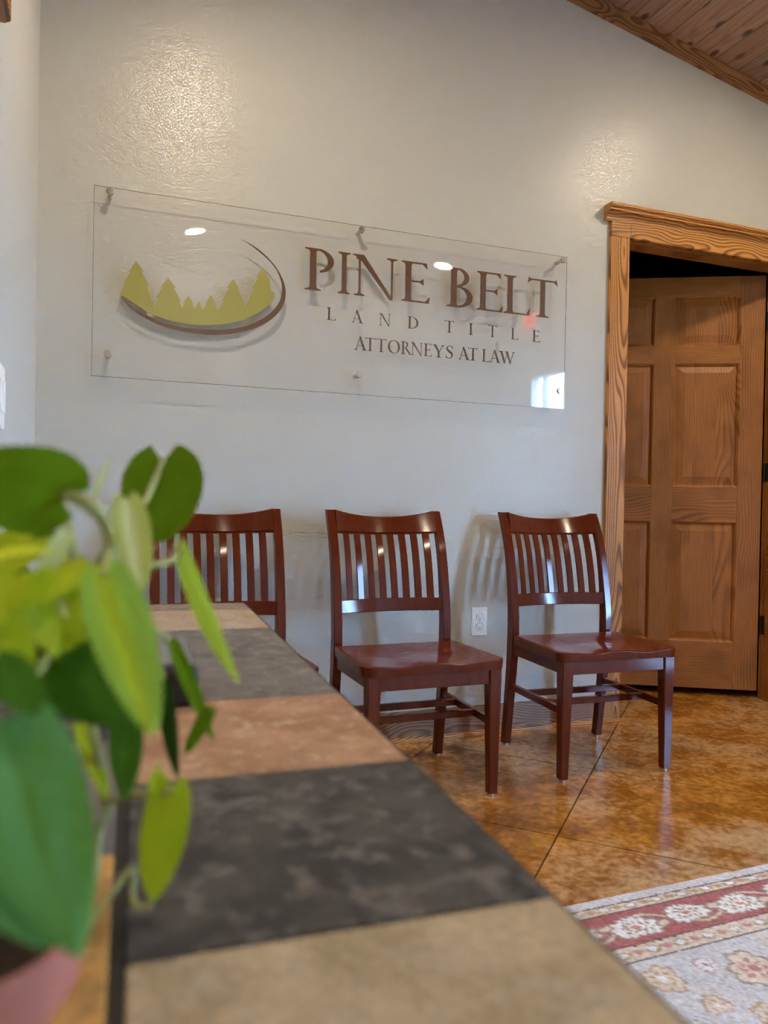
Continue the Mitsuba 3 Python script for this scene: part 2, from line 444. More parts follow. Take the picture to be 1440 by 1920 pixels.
def raised_panel(a, b, c, d):
    """ogee at the edge, groove, bevel and raised field, on the near and the far face"""
    rings = [(0.0, 0.0), (0.006, 0.004), (0.011, 0.010), (0.012, 0.0145), (0.016, 0.0145), (0.046, 0.0065), (0.049, 0.0065), (0.050, 0.0045)]
    v, f = [], []
    for near in (True, False):
        base = len(v)
        for ins, dep in rings:
            y = dep if near else TH - dep
            v += [(a + ins, y, c + ins), (b - ins, y, c + ins), (b - ins, y, d - ins), (a + ins, y, d - ins)]
        for r in range(len(rings) - 1):
            for k in range(4):
                p, q = base + r * 4 + k, base + r * 4 + (k + 1) % 4
                t = [[p, q, q + 4], [p, q + 4, p + 4]]
                f += t if near else [x[::-1] for x in t]
        e = base + (len(rings) - 1) * 4
        t = [[e, e + 1, e + 2], [e, e + 2, e + 3]]
        f += t if near else [x[::-1] for x in t]
    return trimesh.Trimesh(np.array(v), np.array(f), process=False)
for a, b in ((SX[1], SX[2]), (SX[3], SX[4])):
    for c, d in ((ZZ[1], ZZ[2]), (ZZ[3], ZZ[4]), (ZZ[5], ZZ[6])):
        add(DK + '__panel', door_place(raised_panel(a, b, c, d)), 'mat_door_v')
for z in (0.365, 1.115, 1.86):
    k = add(DK + '__hinge', join(cyl((DOOR_H[0] + 0.001, DOOR_H[1] - 0.008, z - 0.045), (DOOR_H[0] + 0.001, DOOR_H[1] - 0.008, z + 0.045), 0.0065, 12),
                                 box(DOOR_H[0] - 0.002, DOOR_H[0] + 0.0019, DOOR_H[1] - 0.035, DOOR_H[1] - 0.004, z - 0.045, z + 0.045)), 'mat_hinge')
tag(DK + '__hinge', label='black butt hinge on the door edge')
kb = add(DK + '__knob', door_place(join(cyl((0.855, -0.012, 0.95), (0.855, 0.0, 0.95), 0.03), cyl((0.855, -0.045, 0.95), (0.855, -0.012, 0.95), 0.011), moved(trimesh.creation.icosphere(2, 0.027), (0.855, -0.055, 0.95)))), 'mat_steel', smooth=40)

# the dark room beyond the doorway
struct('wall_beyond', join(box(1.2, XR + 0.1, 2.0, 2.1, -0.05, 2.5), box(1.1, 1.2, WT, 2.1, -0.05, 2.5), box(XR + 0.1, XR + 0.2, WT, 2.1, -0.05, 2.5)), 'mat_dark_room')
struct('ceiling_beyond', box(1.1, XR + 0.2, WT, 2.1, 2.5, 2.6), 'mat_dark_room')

# ------------------------------------------------------------------ glazed exit door in the right wall (seen only in reflections)
DK2 = 'door_2'
fr = sbox(EY0, 0.0, EY1, EZ).difference(sbox(EY0 + 0.045, 0.045, EY1 - 0.045, EZ - 0.045))
struct(DK2, extr_yz(fr, XR + 0.02, XR + 0.10), 'mat_white_paint')
add(DK2 + '__mullion', box(XR + 0.03, XR + 0.09, -2.965, -2.945, 0.045, EZ - 0.045), 'mat_white_paint')
add(DK2 + '__pane', box(XR + 0.058, XR + 0.062, EY0 + 0.045, -2.965, 0.045, EZ - 0.045), 'mat_glass')
add(DK2 + '__pane', box(XR + 0.058, XR + 0.062, -2.945, EY1 - 0.045, 0.045, EZ - 0.045), 'mat_glass')
struct('ground', box(XR + WT, XR + 12, -12, 6, -0.3, -0.16), 'mat_concrete')


# ------------------------------------------------------------------ recessed lamps
def recessed_light(x, y, label, group='recessed ceiling lights', weight=1.25):
    key = 'recessed_light'
    n = 0
    while key + '__rim' in scene:
        n += 1
        key = f'recessed_light_{n:03d}'
    side = 1 if x > XM else -1
    rot = trimesh.transformations.rotation_matrix(side * slope, [0, 1, 0])
    rim = lathe([(0.074, -0.0005), (0.074, -0.004), (0.080, -0.007), (0.092, -0.0045), (0.095, -0.0005)], 40)
    lens = lathe([(0.0, -0.0025), (0.0735, -0.0025), (0.0735, -0.0005), (0.0, -0.0005)], 40)
    for m in (rim, lens):
        if m.volume < 0:
            m.invert()
        m.apply_transform(rot)
        m.apply_translation((x, y, zc(x) - 0.0004))
    add(key + '__rim', rim, 'mat_white_paint', smooth=30)
    add(key + '__lens', lens, 'mat_white_plastic', emitter={'type': 'area', 'radiance': {'type': 'rgb', 'value': [c * LAMP_POWER * (1.2 if weight > 1 else 0.85) for c in LAMP]}, 'sampling_weight': weight})
    tag(key, label, 'ceiling light', group)
recessed_light(0.38, -1.04, 'round recessed ceiling light above the left end of the clear sign')
recessed_light(2.76, -1.04, 'round recessed ceiling light in front of the wooden doorway')
recessed_light(0.66, -3.22, 'round recessed ceiling light mirrored over the green trees of the sign', weight=0.5)
recessed_light(2.70, -3.22, 'round recessed ceiling light mirrored beside the letter B of the sign', weight=0.5)

# ------------------------------------------------------------------ serif lettering, cap height 1
def rect(a, b, c, d):
    return Polygon([(a, c), (b, c), (b, d), (a, d)])
def slab(cx, w, base, up, stem):
    """a bracketed serif"""
    s, h = (1 if up else -1), 0.035
    pts = [(cx - w, base), (cx + w, base), (cx + w, base + s * h)]
    for t in (0.25, 0.5, 0.75, 1.0):
        pts.append((cx + w - (w - stem) * (1 - (1 - t) ** 2.2), base + s * (h + 0.085 * t ** 2.2)))
    for t in (1.0, 0.75, 0.5, 0.25):
        pts.append((cx - w + (w - stem) * (1 - (1 - t) ** 2.2), base + s * (h + 0.085 * t ** 2.2)))
    pts.append((cx - w, base + s * h))
    return Polygon(pts).buffer(0)
def stem(cx, w, top=True, bot=True, z0=0.0, z1=1.0, sw=1.9):
    g = [rect(cx - w / 2, cx + w / 2, z0, z1)]
    if bot:
        g.append(slab(cx, w / 2 * sw + 0.045, z0, True, w / 2))
    if top:
        g.append(slab(cx, w / 2 * sw + 0.045, z1, False, w / 2))
    return unary_union(g)
def line(a, b, w):
    return LineString([a, b]).buffer(w / 2, cap_style=2)
def ell(cx, cy, rx, ry):
    return affinity.scale(Point(cx, cy).buffer(1.0, 48), rx, ry)
def arm(x0, x1, z, w, tip, up):
    """a thin arm with a beak at its end; tip: beak length; up: +1, -1 or 0 for both"""
    g = [rect(x0, x1, z - w / 2, z + w / 2)]
    if up >= 0:
        g.append(Polygon([(x1 - 0.10, z + w / 2), (x1, z - w / 2), (x1 + 0.015 * (1 if up else 0), z + tip)]))
    if up <= 0:
        g.append(Polygon([(x1 - 0.10, z - w / 2), (x1, z + w / 2), (x1 + 0.015 * (1 if up else 0), z - tip)]))
    return unary_union([x.buffer(0) for x in g])
W, H_ = 0.155, 0.042
def bowl(x0, rx, cz, ry, thick, thin):
    out = ell(x0, cz, rx, ry).difference(ell(x0 - 0.02, cz, rx - thick + 0.02, ry - thin))
    return out.intersection(rect(x0, x0 + 2, -1, 2))
def glyph(ch):
    if ch == 'I':
        return stem(0.17, W)
    if ch == 'P':
        g = bowl(0.30, 0.40, 0.715, 0.285, W * 0.98, H_)
        g = g.union(rect(0.2, 0.31, 1 - H_, 1.0))
        cut = rect(0.15, 0.36, 0.40, 0.60)
        return unary_union([stem(0.20, W), g.difference(cut)])
    if ch == 'B':
        g1 = bowl(0.30, 0.30, 0.765, 0.235, W * 0.85, H_)
        g2 = bowl(0.30, 0.40, 0.275, 0.275, W, H_)
        return unary_union([stem(0.20, W, sw=1.7), g1, g2, rect(0.2, 0.31, 1 - H_, 1), rect(0.2, 0.31, 0, H_), rect(0.2, 0.31, 0.51, 0.55)])
    if ch == 'D':
        g = bowl(0.32, 0.58, 0.5, 0.5, W, H_)
        return unary_union([stem(0.20, W, sw=1.7), g, rect(0.2, 0.33, 1 - H_, 1), rect(0.2, 0.33, 0, H_)])
    if ch == 'R':
        g1 = bowl(0.30, 0.35, 0.745, 0.255, W * 0.9, H_)
        leg = Polygon([(0.36, 0.50), (0.52, 0.50), (0.88, 0.06), (0.98, 0.03), (0.98, 0.0), (0.76, 0.0)])
        return unary_union([stem(0.20, W), g1, rect(0.2, 0.31, 1 - H_, 1), rect(0.2, 0.40, 0.49, 0.49 + H_), leg])
    if ch == 'E':
        return unary_union([stem(0.20, W, sw=1.6), arm(0.2, 0.68, 1 - H_ / 2, H_, 0.13, -1), arm(0.2, 0.60, 0.52, H_, 0.085, 0), arm(0.2, 0.75, H_ / 2, H_, 0.16, 1)])
    if ch == 'L':
        return unary_union([stem(0.20, W, sw=1.7), arm(0.2, 0.78, H_ / 2, H_, 0.18, 1)])
    if ch == 'T':
        a = unary_union([rect(0.06, 0.88, 1 - H_, 1.0), Polygon([(0.0, 0.87), (0.045, 1.05), (0.085, 1.0), (0.13, 1 - H_)]), Polygon([(0.94, 0.87), (0.895, 1.05), (0.855, 1.0), (0.81, 1 - H_)])])
        return unary_union([stem(0.47, W, top=False), a])
    if ch == 'N':
        d = Polygon([(0.06, 1.0), (0.30, 1.0), (1.0, 0.0), (1.0, -0.03), (0.93, -0.03), (0.17, 0.94)])
        return unary_union([stem(0.20, 0.05, top=False, sw=3.2), slab(0.16, 0.12, 1.0, False, 0.03), stem(0.975, 0.05, bot=False, sw=3.2), d.buffer(0), rect(0.955, 1.0, -0.03, 0.3)])
    if ch == 'A':
        left, right = line((0.44, 0.97), (0.13, 0.0), 0.05), Polygon([(0.40, 1.03), (0.50, 1.03), (0.90, 0.0), (0.72, 0.0), (0.39, 0.92)])
        return unary_union([left, right.buffer(0), rect(0.25, 0.66, 0.33, 0.33 + H_), slab(0.13, 0.125, 0.0, True, 0.025), slab(0.81, 0.17, 0.0, True, 0.08)])
    if ch == 'O':
        return ell(0.5, 0.5, 0.5, 0.52).difference(affinity.rotate(ell(0.5, 0.5, 0.335, 0.475), 8))
    if ch == 'Y':
        return unary_union([stem(0.47, W, top=False, z1=0.45), Polygon([(0.06, 1.0), (0.24, 1.0), (0.55, 0.44), (0.39, 0.42)]), line((0.50, 0.42), (0.80, 1.0), 0.055), slab(0.15, 0.16, 1.0, False, 0.08), slab(0.80, 0.12, 1.0, False, 0.025)])
    if ch == 'W':
        def half(o):
            return [Polygon([(o, 1.0), (o + 0.16, 1.0), (o + 0.42, 0.10), (o + 0.37, -0.03), (o + 0.33, -0.03)]), line((o + 0.36, 0.0), (o + 0.60, 1.0), 0.05)]
        return unary_union(half(0.06) + half(0.50) + [slab(0.14, 0.16, 1.0, False, 0.08), slab(0.58, 0.13, 1.0, False, 0.08), slab(1.10, 0.12, 1.0, False, 0.025)])
    if ch == 'S':
        pts = [(0.50, 0.80), (0.45, 0.93), (0.31, 0.985), (0.17, 0.92), (0.12, 0.77), (0.20, 0.63), (0.36, 0.50), (0.49, 0.37), (0.51, 0.22), (0.42, 0.07), (0.26, 0.015), (0.11, 0.07), (0.05, 0.22)]
        wd = [0.03, 0.04, 0.05, 0.08, 0.11, 0.14, 0.16, 0.14, 0.11, 0.08, 0.05, 0.04, 0.03]
        p, q = np.array(pts), []
        s = np.linspace(0, len(p) - 1, 60)
        from scipy.interpolate import CubicSpline
        c, w = CubicSpline(range(len(p)), p)(s), CubicSpline(range(len(p)), wd)(s)
        g = unary_union([Point(*a).buffer(b / 2, 8) for a, b in zip(c, w)])
        return unary_union([g, Polygon([(0.47, 0.97), (0.53, 1.0), (0.53, 0.74), (0.50, 0.74)]), Polygon([(0.03, 0.28), (0.05, 0.28), (0.10, 0.02), (0.03, 0.0)])])
def put(ch, x0, x1, z0, z1, y0, y1):
    g = glyph(ch).buffer(0)
    a, b, c, d = g.bounds
    sx = (x1 - x0) / (c - a)
    sz = z1 - z0
    g = affinity.affine_transform(g, [sx, 0, 0, sz, x0 - a * sx, z0])
    return extr_xz(g.simplify(0.0002), y0, y1)

# ------------------------------------------------------------------ the clear wall sign
SK = 'wall_sign'
tag(SK, 'clear acrylic wall sign with brown lettering and green pine trees on steel standoffs', 'sign')
SX0, SX1, SZ0, SZ1, SY0, SY1 = -0.022, 1.802, 1.332, 1.957, -0.0470, -0.0395
add(SK + '__panel', box(SX0, SX1, SY0, SY1, SZ0, SZ1), 'mat_acrylic')
e = 0.0011
ring = sbox(SX0 - e, SZ0 - e, SX1 + e, SZ1 + e).difference(sbox(SX0 + 0.0002, SZ0 + 0.0002, SX1 - 0.0002, SZ1 - 0.0002))
tag(add(SK + '__edge', extr_xz(ring, SY0 + 0.0002, SY0 + 0.0022), 'mat_acrylic_edge'), label='polished edge of the clear panel')
LY0, LY1 = SY1 + 0.0004, SY1 + 0.0011
BIG = [('P', .6959, .8053), ('I', .822, .8676), ('N', .8785, 1.0552), ('E', 1.074, 1.1912), ('B', 1.2640, 1.3765), ('E', 1.3942, 1.5123), ('L', 1.5153, 1.6366), ('T', 1.6232, 1.7658)]
MID = [('L', .782, .815), ('A', .877, .922), ('N', .9855, 1.0316), ('D', 1.1014, 1.1463), ('T', 1.257, 1.298), ('I', 1.3623, 1.3797), ('T', 1.447, 1.487), ('L', 1.5515, 1.586), ('E', 1.6506, 1.686)]
LOW = [('A', .8895, .9385), ('T', .931, .973), ('T', .9755, 1.0175), ('O', 1.0232, 1.0723), ('R', 1.0765, 1.121), ('N', 1.1175, 1.166), ('E', 1.172, 1.205), ('Y', 1.208, 1.2585), ('S', 1.2645, 1.2949),
       ('A', 1.3183, 1.3683), ('T', 1.361, 1.404), ('L', 1.4234, 1.457), ('A', 1.457, 1.505), ('W', 1.4985, 1.571)]
for row, z0, z1, mat in ((BIG, 1.7005, 1.8535, 'mat_vinyl_brown'), (MID, 1.5985, 1.6445, 'mat_vinyl_dark'), (LOW, 1.4985, 1.5475, 'mat_vinyl_dark')):
    for ch, a, b in row:
        add(SK + '__letter', put(ch, a, b, z0, z1, LY0, LY1), mat)
GREEN = [[0.0627, 1.6109], [0.1133, 1.5823], [0.1617, 1.5562], [0.2228, 1.5391], [0.2847, 1.5326], [0.3476, 1.535], [0.4113, 1.5452], [0.4695, 1.564], [0.5217, 1.5936], [0.5612, 1.6242], [0.5875, 1.6582], [0.5825, 1.6762], [0.5737, 1.6785], [0.5648, 1.7271], [0.558, 1.7296], [0.5408, 1.7591], [0.5196, 1.7197], [0.5275, 1.7226], [0.5037, 1.6804], [0.5135, 1.6848], [0.4901, 1.6297], [0.4805, 1.609], [0.4695, 1.6438], [0.4546, 1.6734], [0.4618, 1.6723], [0.4378, 1.7066], [0.4157, 1.6715], [0.4241, 1.6744], [0.4004, 1.6264], [0.4087, 1.6292], [0.3862, 1.5905], [0.3769, 1.6141], [0.382, 1.6095], [0.3605, 1.642], [0.3432, 1.6092], [0.3489, 1.6123], [0.3348, 1.5851], [0.321, 1.6157], [0.3065, 1.5834], [0.2986, 1.6069], [0.3036, 1.6049], [0.2844, 1.6321], [0.2681, 1.6023], [0.2736, 1.6054], [0.2653, 1.5841], [0.2538, 1.6083], [0.2618, 1.6067], [0.2352, 1.6532], [0.2432, 1.6516], [0.2175, 1.6853], [0.1942, 1.6497], [0.2027, 1.6532], [0.179, 1.6115], [0.1875, 1.6149], [0.1735, 1.5782], [0.1621, 1.6096], [0.1483, 1.6481], [0.1561, 1.6466], [0.1296, 1.6947], [0.1374, 1.6931], [0.1124, 1.7287], [0.0893, 1.6897], [0.0969, 1.6925], [0.0727, 1.6474], [0.081, 1.6502]]
add(SK + '__tree_emblem', extr_xz(Polygon(GREEN).buffer(0), LY0, LY1), 'mat_vinyl_green')
tag(SK + '__tree_emblem', label='olive green row of pine trees on a curved base')
OUT = [[0.4582, 1.8492], [0.4878, 1.8402], [0.5245, 1.8222], [0.5787, 1.7784], [0.6098, 1.7358], [0.6256, 1.6878], [0.6203, 1.6405], [0.5953, 1.598], [0.5423, 1.5548], [0.4767, 1.5255], [0.3991, 1.507], [0.3228, 1.503], [0.2479, 1.5086], [0.1742, 1.5267], [0.1137, 1.5568], [0.0639, 1.6049]]
INN = [[0.0639, 1.6049], [0.1136, 1.5655], [0.174, 1.5399], [0.2477, 1.5226], [0.3226, 1.519], [0.3988, 1.5245], [0.4764, 1.5424], [0.5354, 1.572], [0.5783, 1.6081], [0.6065, 1.6523], [0.6118, 1.6995], [0.5981, 1.7444], [0.5651, 1.7853], [0.5179, 1.82], [0.4879, 1.8376], [0.4582, 1.8492]]
def curve(pts, n=70):
    from scipy.interpolate import CubicSpline
    p = np.array(pts)
    s = np.concatenate([[0], np.cumsum(np.linalg.norm(np.diff(p, axis=0), axis=1))])
    return CubicSpline(s, p)(np.linspace(0, s[-1], n)).tolist()
add(SK + '__swoosh', extr_xz(Polygon(curve(OUT) + curve(INN)[1:-1]).buffer(0), LY0, LY1), 'mat_vinyl_brown')
tag(SK + '__swoosh', label='brown crescent sweeping under the trees')
for x in (0.027, 0.907, 1.781):
    for z in (1.942, 1.405):
        m = lathe([(0, 0), (0.0075, 0), (0.0075, 0.039), (0.0, 0.039)], 28)
        c = lathe([(0, 0.0473), (0.0125, 0.0473), (0.0125, 0.0520), (0.0108, 0.0542), (0.0, 0.0546)], 28)
        for q in (m, c):
            if q.volume < 0:
                q.invert()
            q.apply_transform(trimesh.transformations.rotation_matrix(math.pi / 2, [1, 0, 0]))
            q.apply_translation((x, 0, z))
        add(SK + '__standoff', join(m, c), 'mat_steel', smooth=35)

# ------------------------------------------------------------------ wall outlet and switch plate
OK_ = 'wall_outlet'
tag(OK_, 'white duplex wall outlet between the two right chairs', 'outlet')
ox, oz = 1.454, 0.458
plate = loft([((ox, -0.0003, oz), (0.035, 0, 0), (0, 0, 0.0575)), ((ox, -0.004, oz), (0.035, 0, 0), (0, 0, 0.0575)), ((ox, -0.006, oz), (0.0325, 0, 0), (0, 0, 0.055))], 0.08)
add(OK_ + '__plate', plate, 'mat_white_plastic')
for dz in (0.0195, -0.0195):
    o = ell(ox, oz + dz, 0.0172, 0.0172).intersection(sbox(ox - 0.02, oz + dz - 0.0142, ox + 0.02, oz + dz + 0.0142))
    r = add(OK_ + '__receptacle', extr_xz(o, -0.0080, -0.0062), 'mat_white_plastic')
    add(r + '__slots', join(box(ox - 0.0075, ox - 0.0055, -0.0083, -0.0078, oz + dz - 0.001, oz + dz + 0.007), box(ox + 0.0055, ox + 0.0075, -0.0083, -0.0078, oz + dz - 0.0, oz + dz + 0.006),
                            extr_xz(ell(ox, oz + dz - 0.0075, 0.0026, 0.0026), -0.0083, -0.0078), extr_xz(ell(ox, oz + dz, 0.0168, 0.0168).intersection(sbox(ox - 0.02, oz + dz - 0.0138, ox + 0.02, oz + dz + 0.0138)).difference(ell(ox, oz + dz, 0.0158, 0.0158).intersection(sbox(ox - 0.02, oz + dz - 0.0130, ox + 0.02, oz + dz + 0.0130))), -0.0082, -0.0079)), 'mat_slot')
add(OK_ + '__screw', cyl((ox, -0.0072, oz), (ox, -0.0058, oz), 0.003, 12), 'mat_steel')
WK = 'switch_plate'
tag(WK, 'white switch plate on the left wall above the plant', 'switch')
sy0, sy1, sz = -1.045, -0.930, 1.137
plate = loft([((XL + 0.0003, (sy0 + sy1) / 2, sz), (0, (sy1 - sy0) / 2, 0), (0, 0, 0.066)), ((XL + 0.004, (sy0 + sy1) / 2, sz), (0, (sy1 - sy0) / 2, 0), (0, 0, 0.066)), ((XL + 0.006, (sy0 + sy1) / 2, sz), (0, (sy1 - sy0) / 2 - 0.003, 0), (0, 0, 0.063))], 0.08)
add(WK + '__plate', plate, 'mat_white_plastic')
for dy in (-0.023, 0.023):
    yc = (sy0 + sy1) / 2 + dy
    add(WK + '__rocker', box(XL + 0.0062, XL + 0.0095, yc - 0.016, yc + 0.016, sz - 0.033, sz + 0.033, 0.001), 'mat_white_plastic')

# ------------------------------------------------------------------ picture frame on the left wall, only its corner in view
FK = 'picture_frame'
tag(FK, 'dark stained wooden picture frame on the left wall, cut by the top left corner', 'picture frame')
fa, fb, fc, fd = -1.75, -1.095, 1.845, 2.38
ringp = [(0.0, 0.0), (0.014, 0.0), (0.025, 0.004), (0.022, 0.012), (0.016, 0.030), (0.018, 0.046), (0.010, 0.052), (0.0, 0.052)]
fv, ff = [], []
for h, ins in ringp:
    fv += [(XL + 0.0004 + h, y, z) for y, z in ((fa + ins, fc + ins), (fb - ins, fc + ins), (fb - ins, fd - ins), (fa + ins, fd - ins))]
for r in range(len(ringp)):
    for k in range(4):
        p, q = r * 4 + k, r * 4 + (k + 1) % 4
        r2 = ((r + 1) % len(ringp)) * 4 - r * 4
        ff += [[p, q, q + r2], [p, q + r2, p + r2]]
m = trimesh.Trimesh(np.array(fv), np.array(ff), process=False)
if m.volume < 0:
    m.invert()
add(FK + '__frame', m, 'mat_trim')
add(FK + '__picture', box(XL + 0.0005, XL + 0.006, fa + 0.050, fb - 0.050, fc + 0.050, fd - 0.050), 'mat_frame_gold')

# ------------------------------------------------------------------ certificate and exit sign mirrored in the clear sign
CK = 'framed_certificate'
tag(CK, 'thin framed paper certificate faintly mirrored low in the clear sign', 'certificate')
cx0, cx1, cz0, cz1 = 0.84, 1.22, 1.72, 2.20
add(CK + '__frame', extr_xz(sbox(cx0, cz0, cx1, cz1).difference(sbox(cx0 + 0.018, cz0 + 0.018, cx1 - 0.018, cz1 - 0.018)), YF + 0.0005, YF + 0.02), 'mat_frame_gold')
add(CK + '__paper', box(cx0 + 0.018, cx1 - 0.018, YF + 0.001, YF + 0.008, cz0 + 0.018, cz1 - 0.018), 'mat_paper')
add(CK + '__print', join(extr_xz(sbox(cx0 + 0.05, cz0 + 0.05, cx1 - 0.05, cz1 - 0.05).difference(sbox(cx0 + 0.054, cz0 + 0.054, cx1 - 0.054, cz1 - 0.054)), YF + 0.008, YF + 0.0085),
                           *[box((cx0 + cx1) / 2 - w, (cx0 + cx1) / 2 + w, YF + 0.008, YF + 0.0085, z, z + 0.006) for w, z in ((0.10, 2.08), (0.07, 2.03), (0.12, 1.98), (0.12, 1.95), (0.09, 1.92))], extr_xz(ell((cx0 + cx1) / 2, 1.82, 0.02, 0.02), YF + 0.008, YF + 0.0085)), 'mat_slot')
XK = 'exit_sign'
tag(XK, 'red exit sign over the glazed door mirrored under the letter T', 'exit sign')
scene['mat_exit'] = {'type': 'twosided', 'bsdf': {'type': 'diffuse', 'reflectance': {'type': 'rgb', 'value': [0.6, 0.03, 0.03]}}}
add(XK + '__housing', box(XR - 0.035, XR - 0.0005, -3.23, -2.95, 2.43, 2.60, 0.004), 'mat_white_plastic')
xg = []
for ch, a, b in (('E', 0.02, 0.068), ('X', 0.078, 0.136), ('I', 0.148, 0.166), ('T', 0.178, 0.236)):
    if ch == 'X':
        g = unary_union([line((a, 2.455), (b, 2.575), 0.016), line((a, 2.575), (b, 2.455), 0.016)])
    elif ch == 'I':
        g = rect(a, b, 2.455, 2.575)
    elif ch == 'E':
        g = unary_union([rect(a, a + 0.016, 2.455, 2.575)] + [rect(a, b, z, z + 0.016) for z in (2.455, 2.507, 2.559)])
    else:
        g = unary_union([rect(a, b, 2.559, 2.575), rect((a + b) / 2 - 0.008, (a + b) / 2 + 0.008, 2.455, 2.575)])
    m = extr_yz(affinity.affine_transform(g, [-1, 0, 0, 1, -2.965, 0]), XR - 0.0375, XR - 0.0352)
    add(XK + '__letter', m, 'mat_exit', emitter={'type': 'area', 'radiance': {'type': 'rgb', 'value': [0.24, 0.011, 0.011]}, 'sampling_weight': 0.02})

# ------------------------------------------------------------------ the chairs
def stile_y(z):
    """side view of the back post: foot splayed back, forward at the seat, raked above it"""
    zs = [0.0, 0.12, 0.25, 0.38, 0.46, 0.52, 0.58, 0.66, 0.75, 0.83, 0.905]
    ys = [0.205, 0.190, 0.174, 0.162, 0.159, 0.162, 0.169, 0.1825, 0.204, 0.234, 0.272]
    from scipy.interpolate import CubicSpline
    return float(CubicSpline(zs, ys)(z))
def bow(x):
    return 0.038 * (1 - (x / 0.19) ** 2)
def chair_meshes():
    out = {}
    # saddle seat
    nx, ny = 41, 33
    hw, y0, y1, zt, zb = 0.243, -0.237, 0.118, 0.441, 0.407
    xs, ys = np.linspace(-1, 1, nx), np.linspace(0, 1, ny)
    rc = 0.042
    top, bot = np.zeros((ny, nx, 3)), np.zeros((ny, nx, 3))
    for j, t in enumerate(ys):
        t = 0.5 - 0.5 * math.cos(math.pi * t)
        y = y0 + (y1 - y0) * t
        w = hw
        if y < y0 + rc:
            w = hw - rc + math.sqrt(max(0, rc ** 2 - (y0 + rc - y) ** 2))
        w -= 0.018 * t
        for i, s in enumerate(xs):
            s = math.sin(s * math.pi / 2)
            x = w * s
            edge = min(1 - abs(s), t * 1.45, (1 - t) * 1.5)
            u = abs(x) / hw
            fall = 1 - min(1.0, max(0.0, (t - 0.30) / 0.45)) ** 2 * (3 - 2 * min(1.0, max(0.0, (t - 0.30) / 0.45)))
            dish = 0.0085 * math.exp(-((u - 0.44) / 0.27) ** 2) * fall
            dish += 0.0105 * math.exp(-((t - 0.58) / 0.24) ** 2) * max(0.0, 1 - u ** 2.2)
            z = zt - dish * min(1.0, (1 - abs(s)) * 5) * (1 if t > 0.0 else 1)
            rnd = max(0.0, 1 - min((1 - abs(s)) * w, y - y0, y1 - y) / 0.006)
            z -= 0.0042 * rnd ** 2
            top[j, i] = (x, y, z)
            ins = 1 - 0.006 * rnd
            bot[j, i] = (x * ins, y + (0.003 * rnd if t < 0.5 else -0.0), zb)
    v = np.vstack([top.reshape(-1, 3), bot.reshape(-1, 3)])
    N = nx * ny
    f = []
    for j in range(ny - 1):
        for i in range(nx - 1):
            a = j * nx + i
            f += [[a, a + 1, a + nx + 1], [a, a + nx + 1, a + nx], [N + a, N + a + nx + 1, N + a + 1], [N + a, N + a + nx, N + a + nx + 1]]
    rim = [i for i in range(nx)] + [j * nx + nx - 1 for j in range(1, ny)] + [(ny - 1) * nx + i for i in range(nx - 2, -1, -1)] + [j * nx for j in range(ny - 2, 0, -1)]
    for a, b in zip(rim, rim[1:] + rim[:1]):
        f += [[a, N + b, b], [a, N + a, N + b]]
    m = trimesh.Trimesh(v, np.array(f), process=False)
    if m.volume < 0:
        m.invert()
    out['seat'] = [(m, 40)]
    # legs
    legs = []
    for s in (-1, 1):
        legs.append((loft([((s * (0.2045 + 0.003 * (1 - z / 0.41)), -0.2075 + 0.0, z), (0.0145 + 0.0065 * min(1, z / 0.36), 0, 0), (0, 0.0145 + 0.0065 * min(1, z / 0.36), 0)) for z in (0.010, 0.12, 0.24, 0.36, 0.4065)], 0.16), 25))
    for s in (-1, 1):
        sec = []
        for z in np.linspace(0.010, 0.902, 24):
            yy = stile_y(z)
            d = 0.0165 + 0.006 * math.exp(-((z - 0.42) / 0.15) ** 2) - 0.003 * max(0, (z - 0.6) / 0.3)
            sec.append(((s * (0.2055 + 0.001 * z), yy, z), (0.0150, 0, 0), (0, d, 0)))
        legs.append((loft(sec, 0.18), 25))
    out['leg'] = legs
    # aprons
    out['apron'] = [(box(-0.184, 0.184, -0.222, -0.203, 0.362, 0.4068, 0.0015), False), (box(-0.186, 0.186, 0.135, 0.152, 0.362, 0.4068, 0.0015), False)] + \
        [(box(*sorted((s * 0.196, s * 0.214)), -0.187, 0.140, 0.362, 0.4068, 0.0015), False) for s in (-1, 1)]
    # stretchers: one at each side and two across
    st = [(loft([((s * 0.206, -0.190, 0.236), (0.0085, 0, 0), (0, 0, 0.012)), ((s * 0.206, stile_y(0.236) - 0.016, 0.236), (0.0085, 0, 0), (0, 0, 0.012))], 0.2), 25) for s in (-1, 1)]
    for y in (-0.085, 0.055):
        st.append((loft([((-0.1975, y, 0.236), (0, 0.0085, 0), (0, 0, 0.0115)), ((0.1975, y, 0.236), (0, 0.0085, 0), (0, 0, 0.0115))], 0.2), 25))
    out['stretcher'] = st
    # crest rail and lower back rail
    sec = []
    for x in np.linspace(-0.1915, 0.1915, 25):
        u = abs(x) / 0.1915
        zt2, zb2 = 0.877 + 0.024 * u ** 2.2, 0.815 + 0.006 * u ** 2
        zm = (zt2 + zb2) / 2
        lean = np.array([0, 0.33, 0.94])
        sec.append(((x, stile_y(zm) + bow(x) - 0.004, zm), (0, 0.0105, -0.0037), lean * (zt2 - zb2) / 2 / 0.94))
    out['crest_rail'] = [(loft(sec, 0.35), 30)]
    sec = []
    for x in np.linspace(-0.1925, 0.1925, 17):
        zm = 0.566
        sec.append(((x, stile_y(zm) + bow(x) * 0.75 - 0.002, zm), (0, 0.0095, -0.001), np.array([0, 0.10, 0.99]) * 0.0235))
    out['back_rail'] = [(loft(sec, 0.25), 30)]
    # eight slats
    sl = []
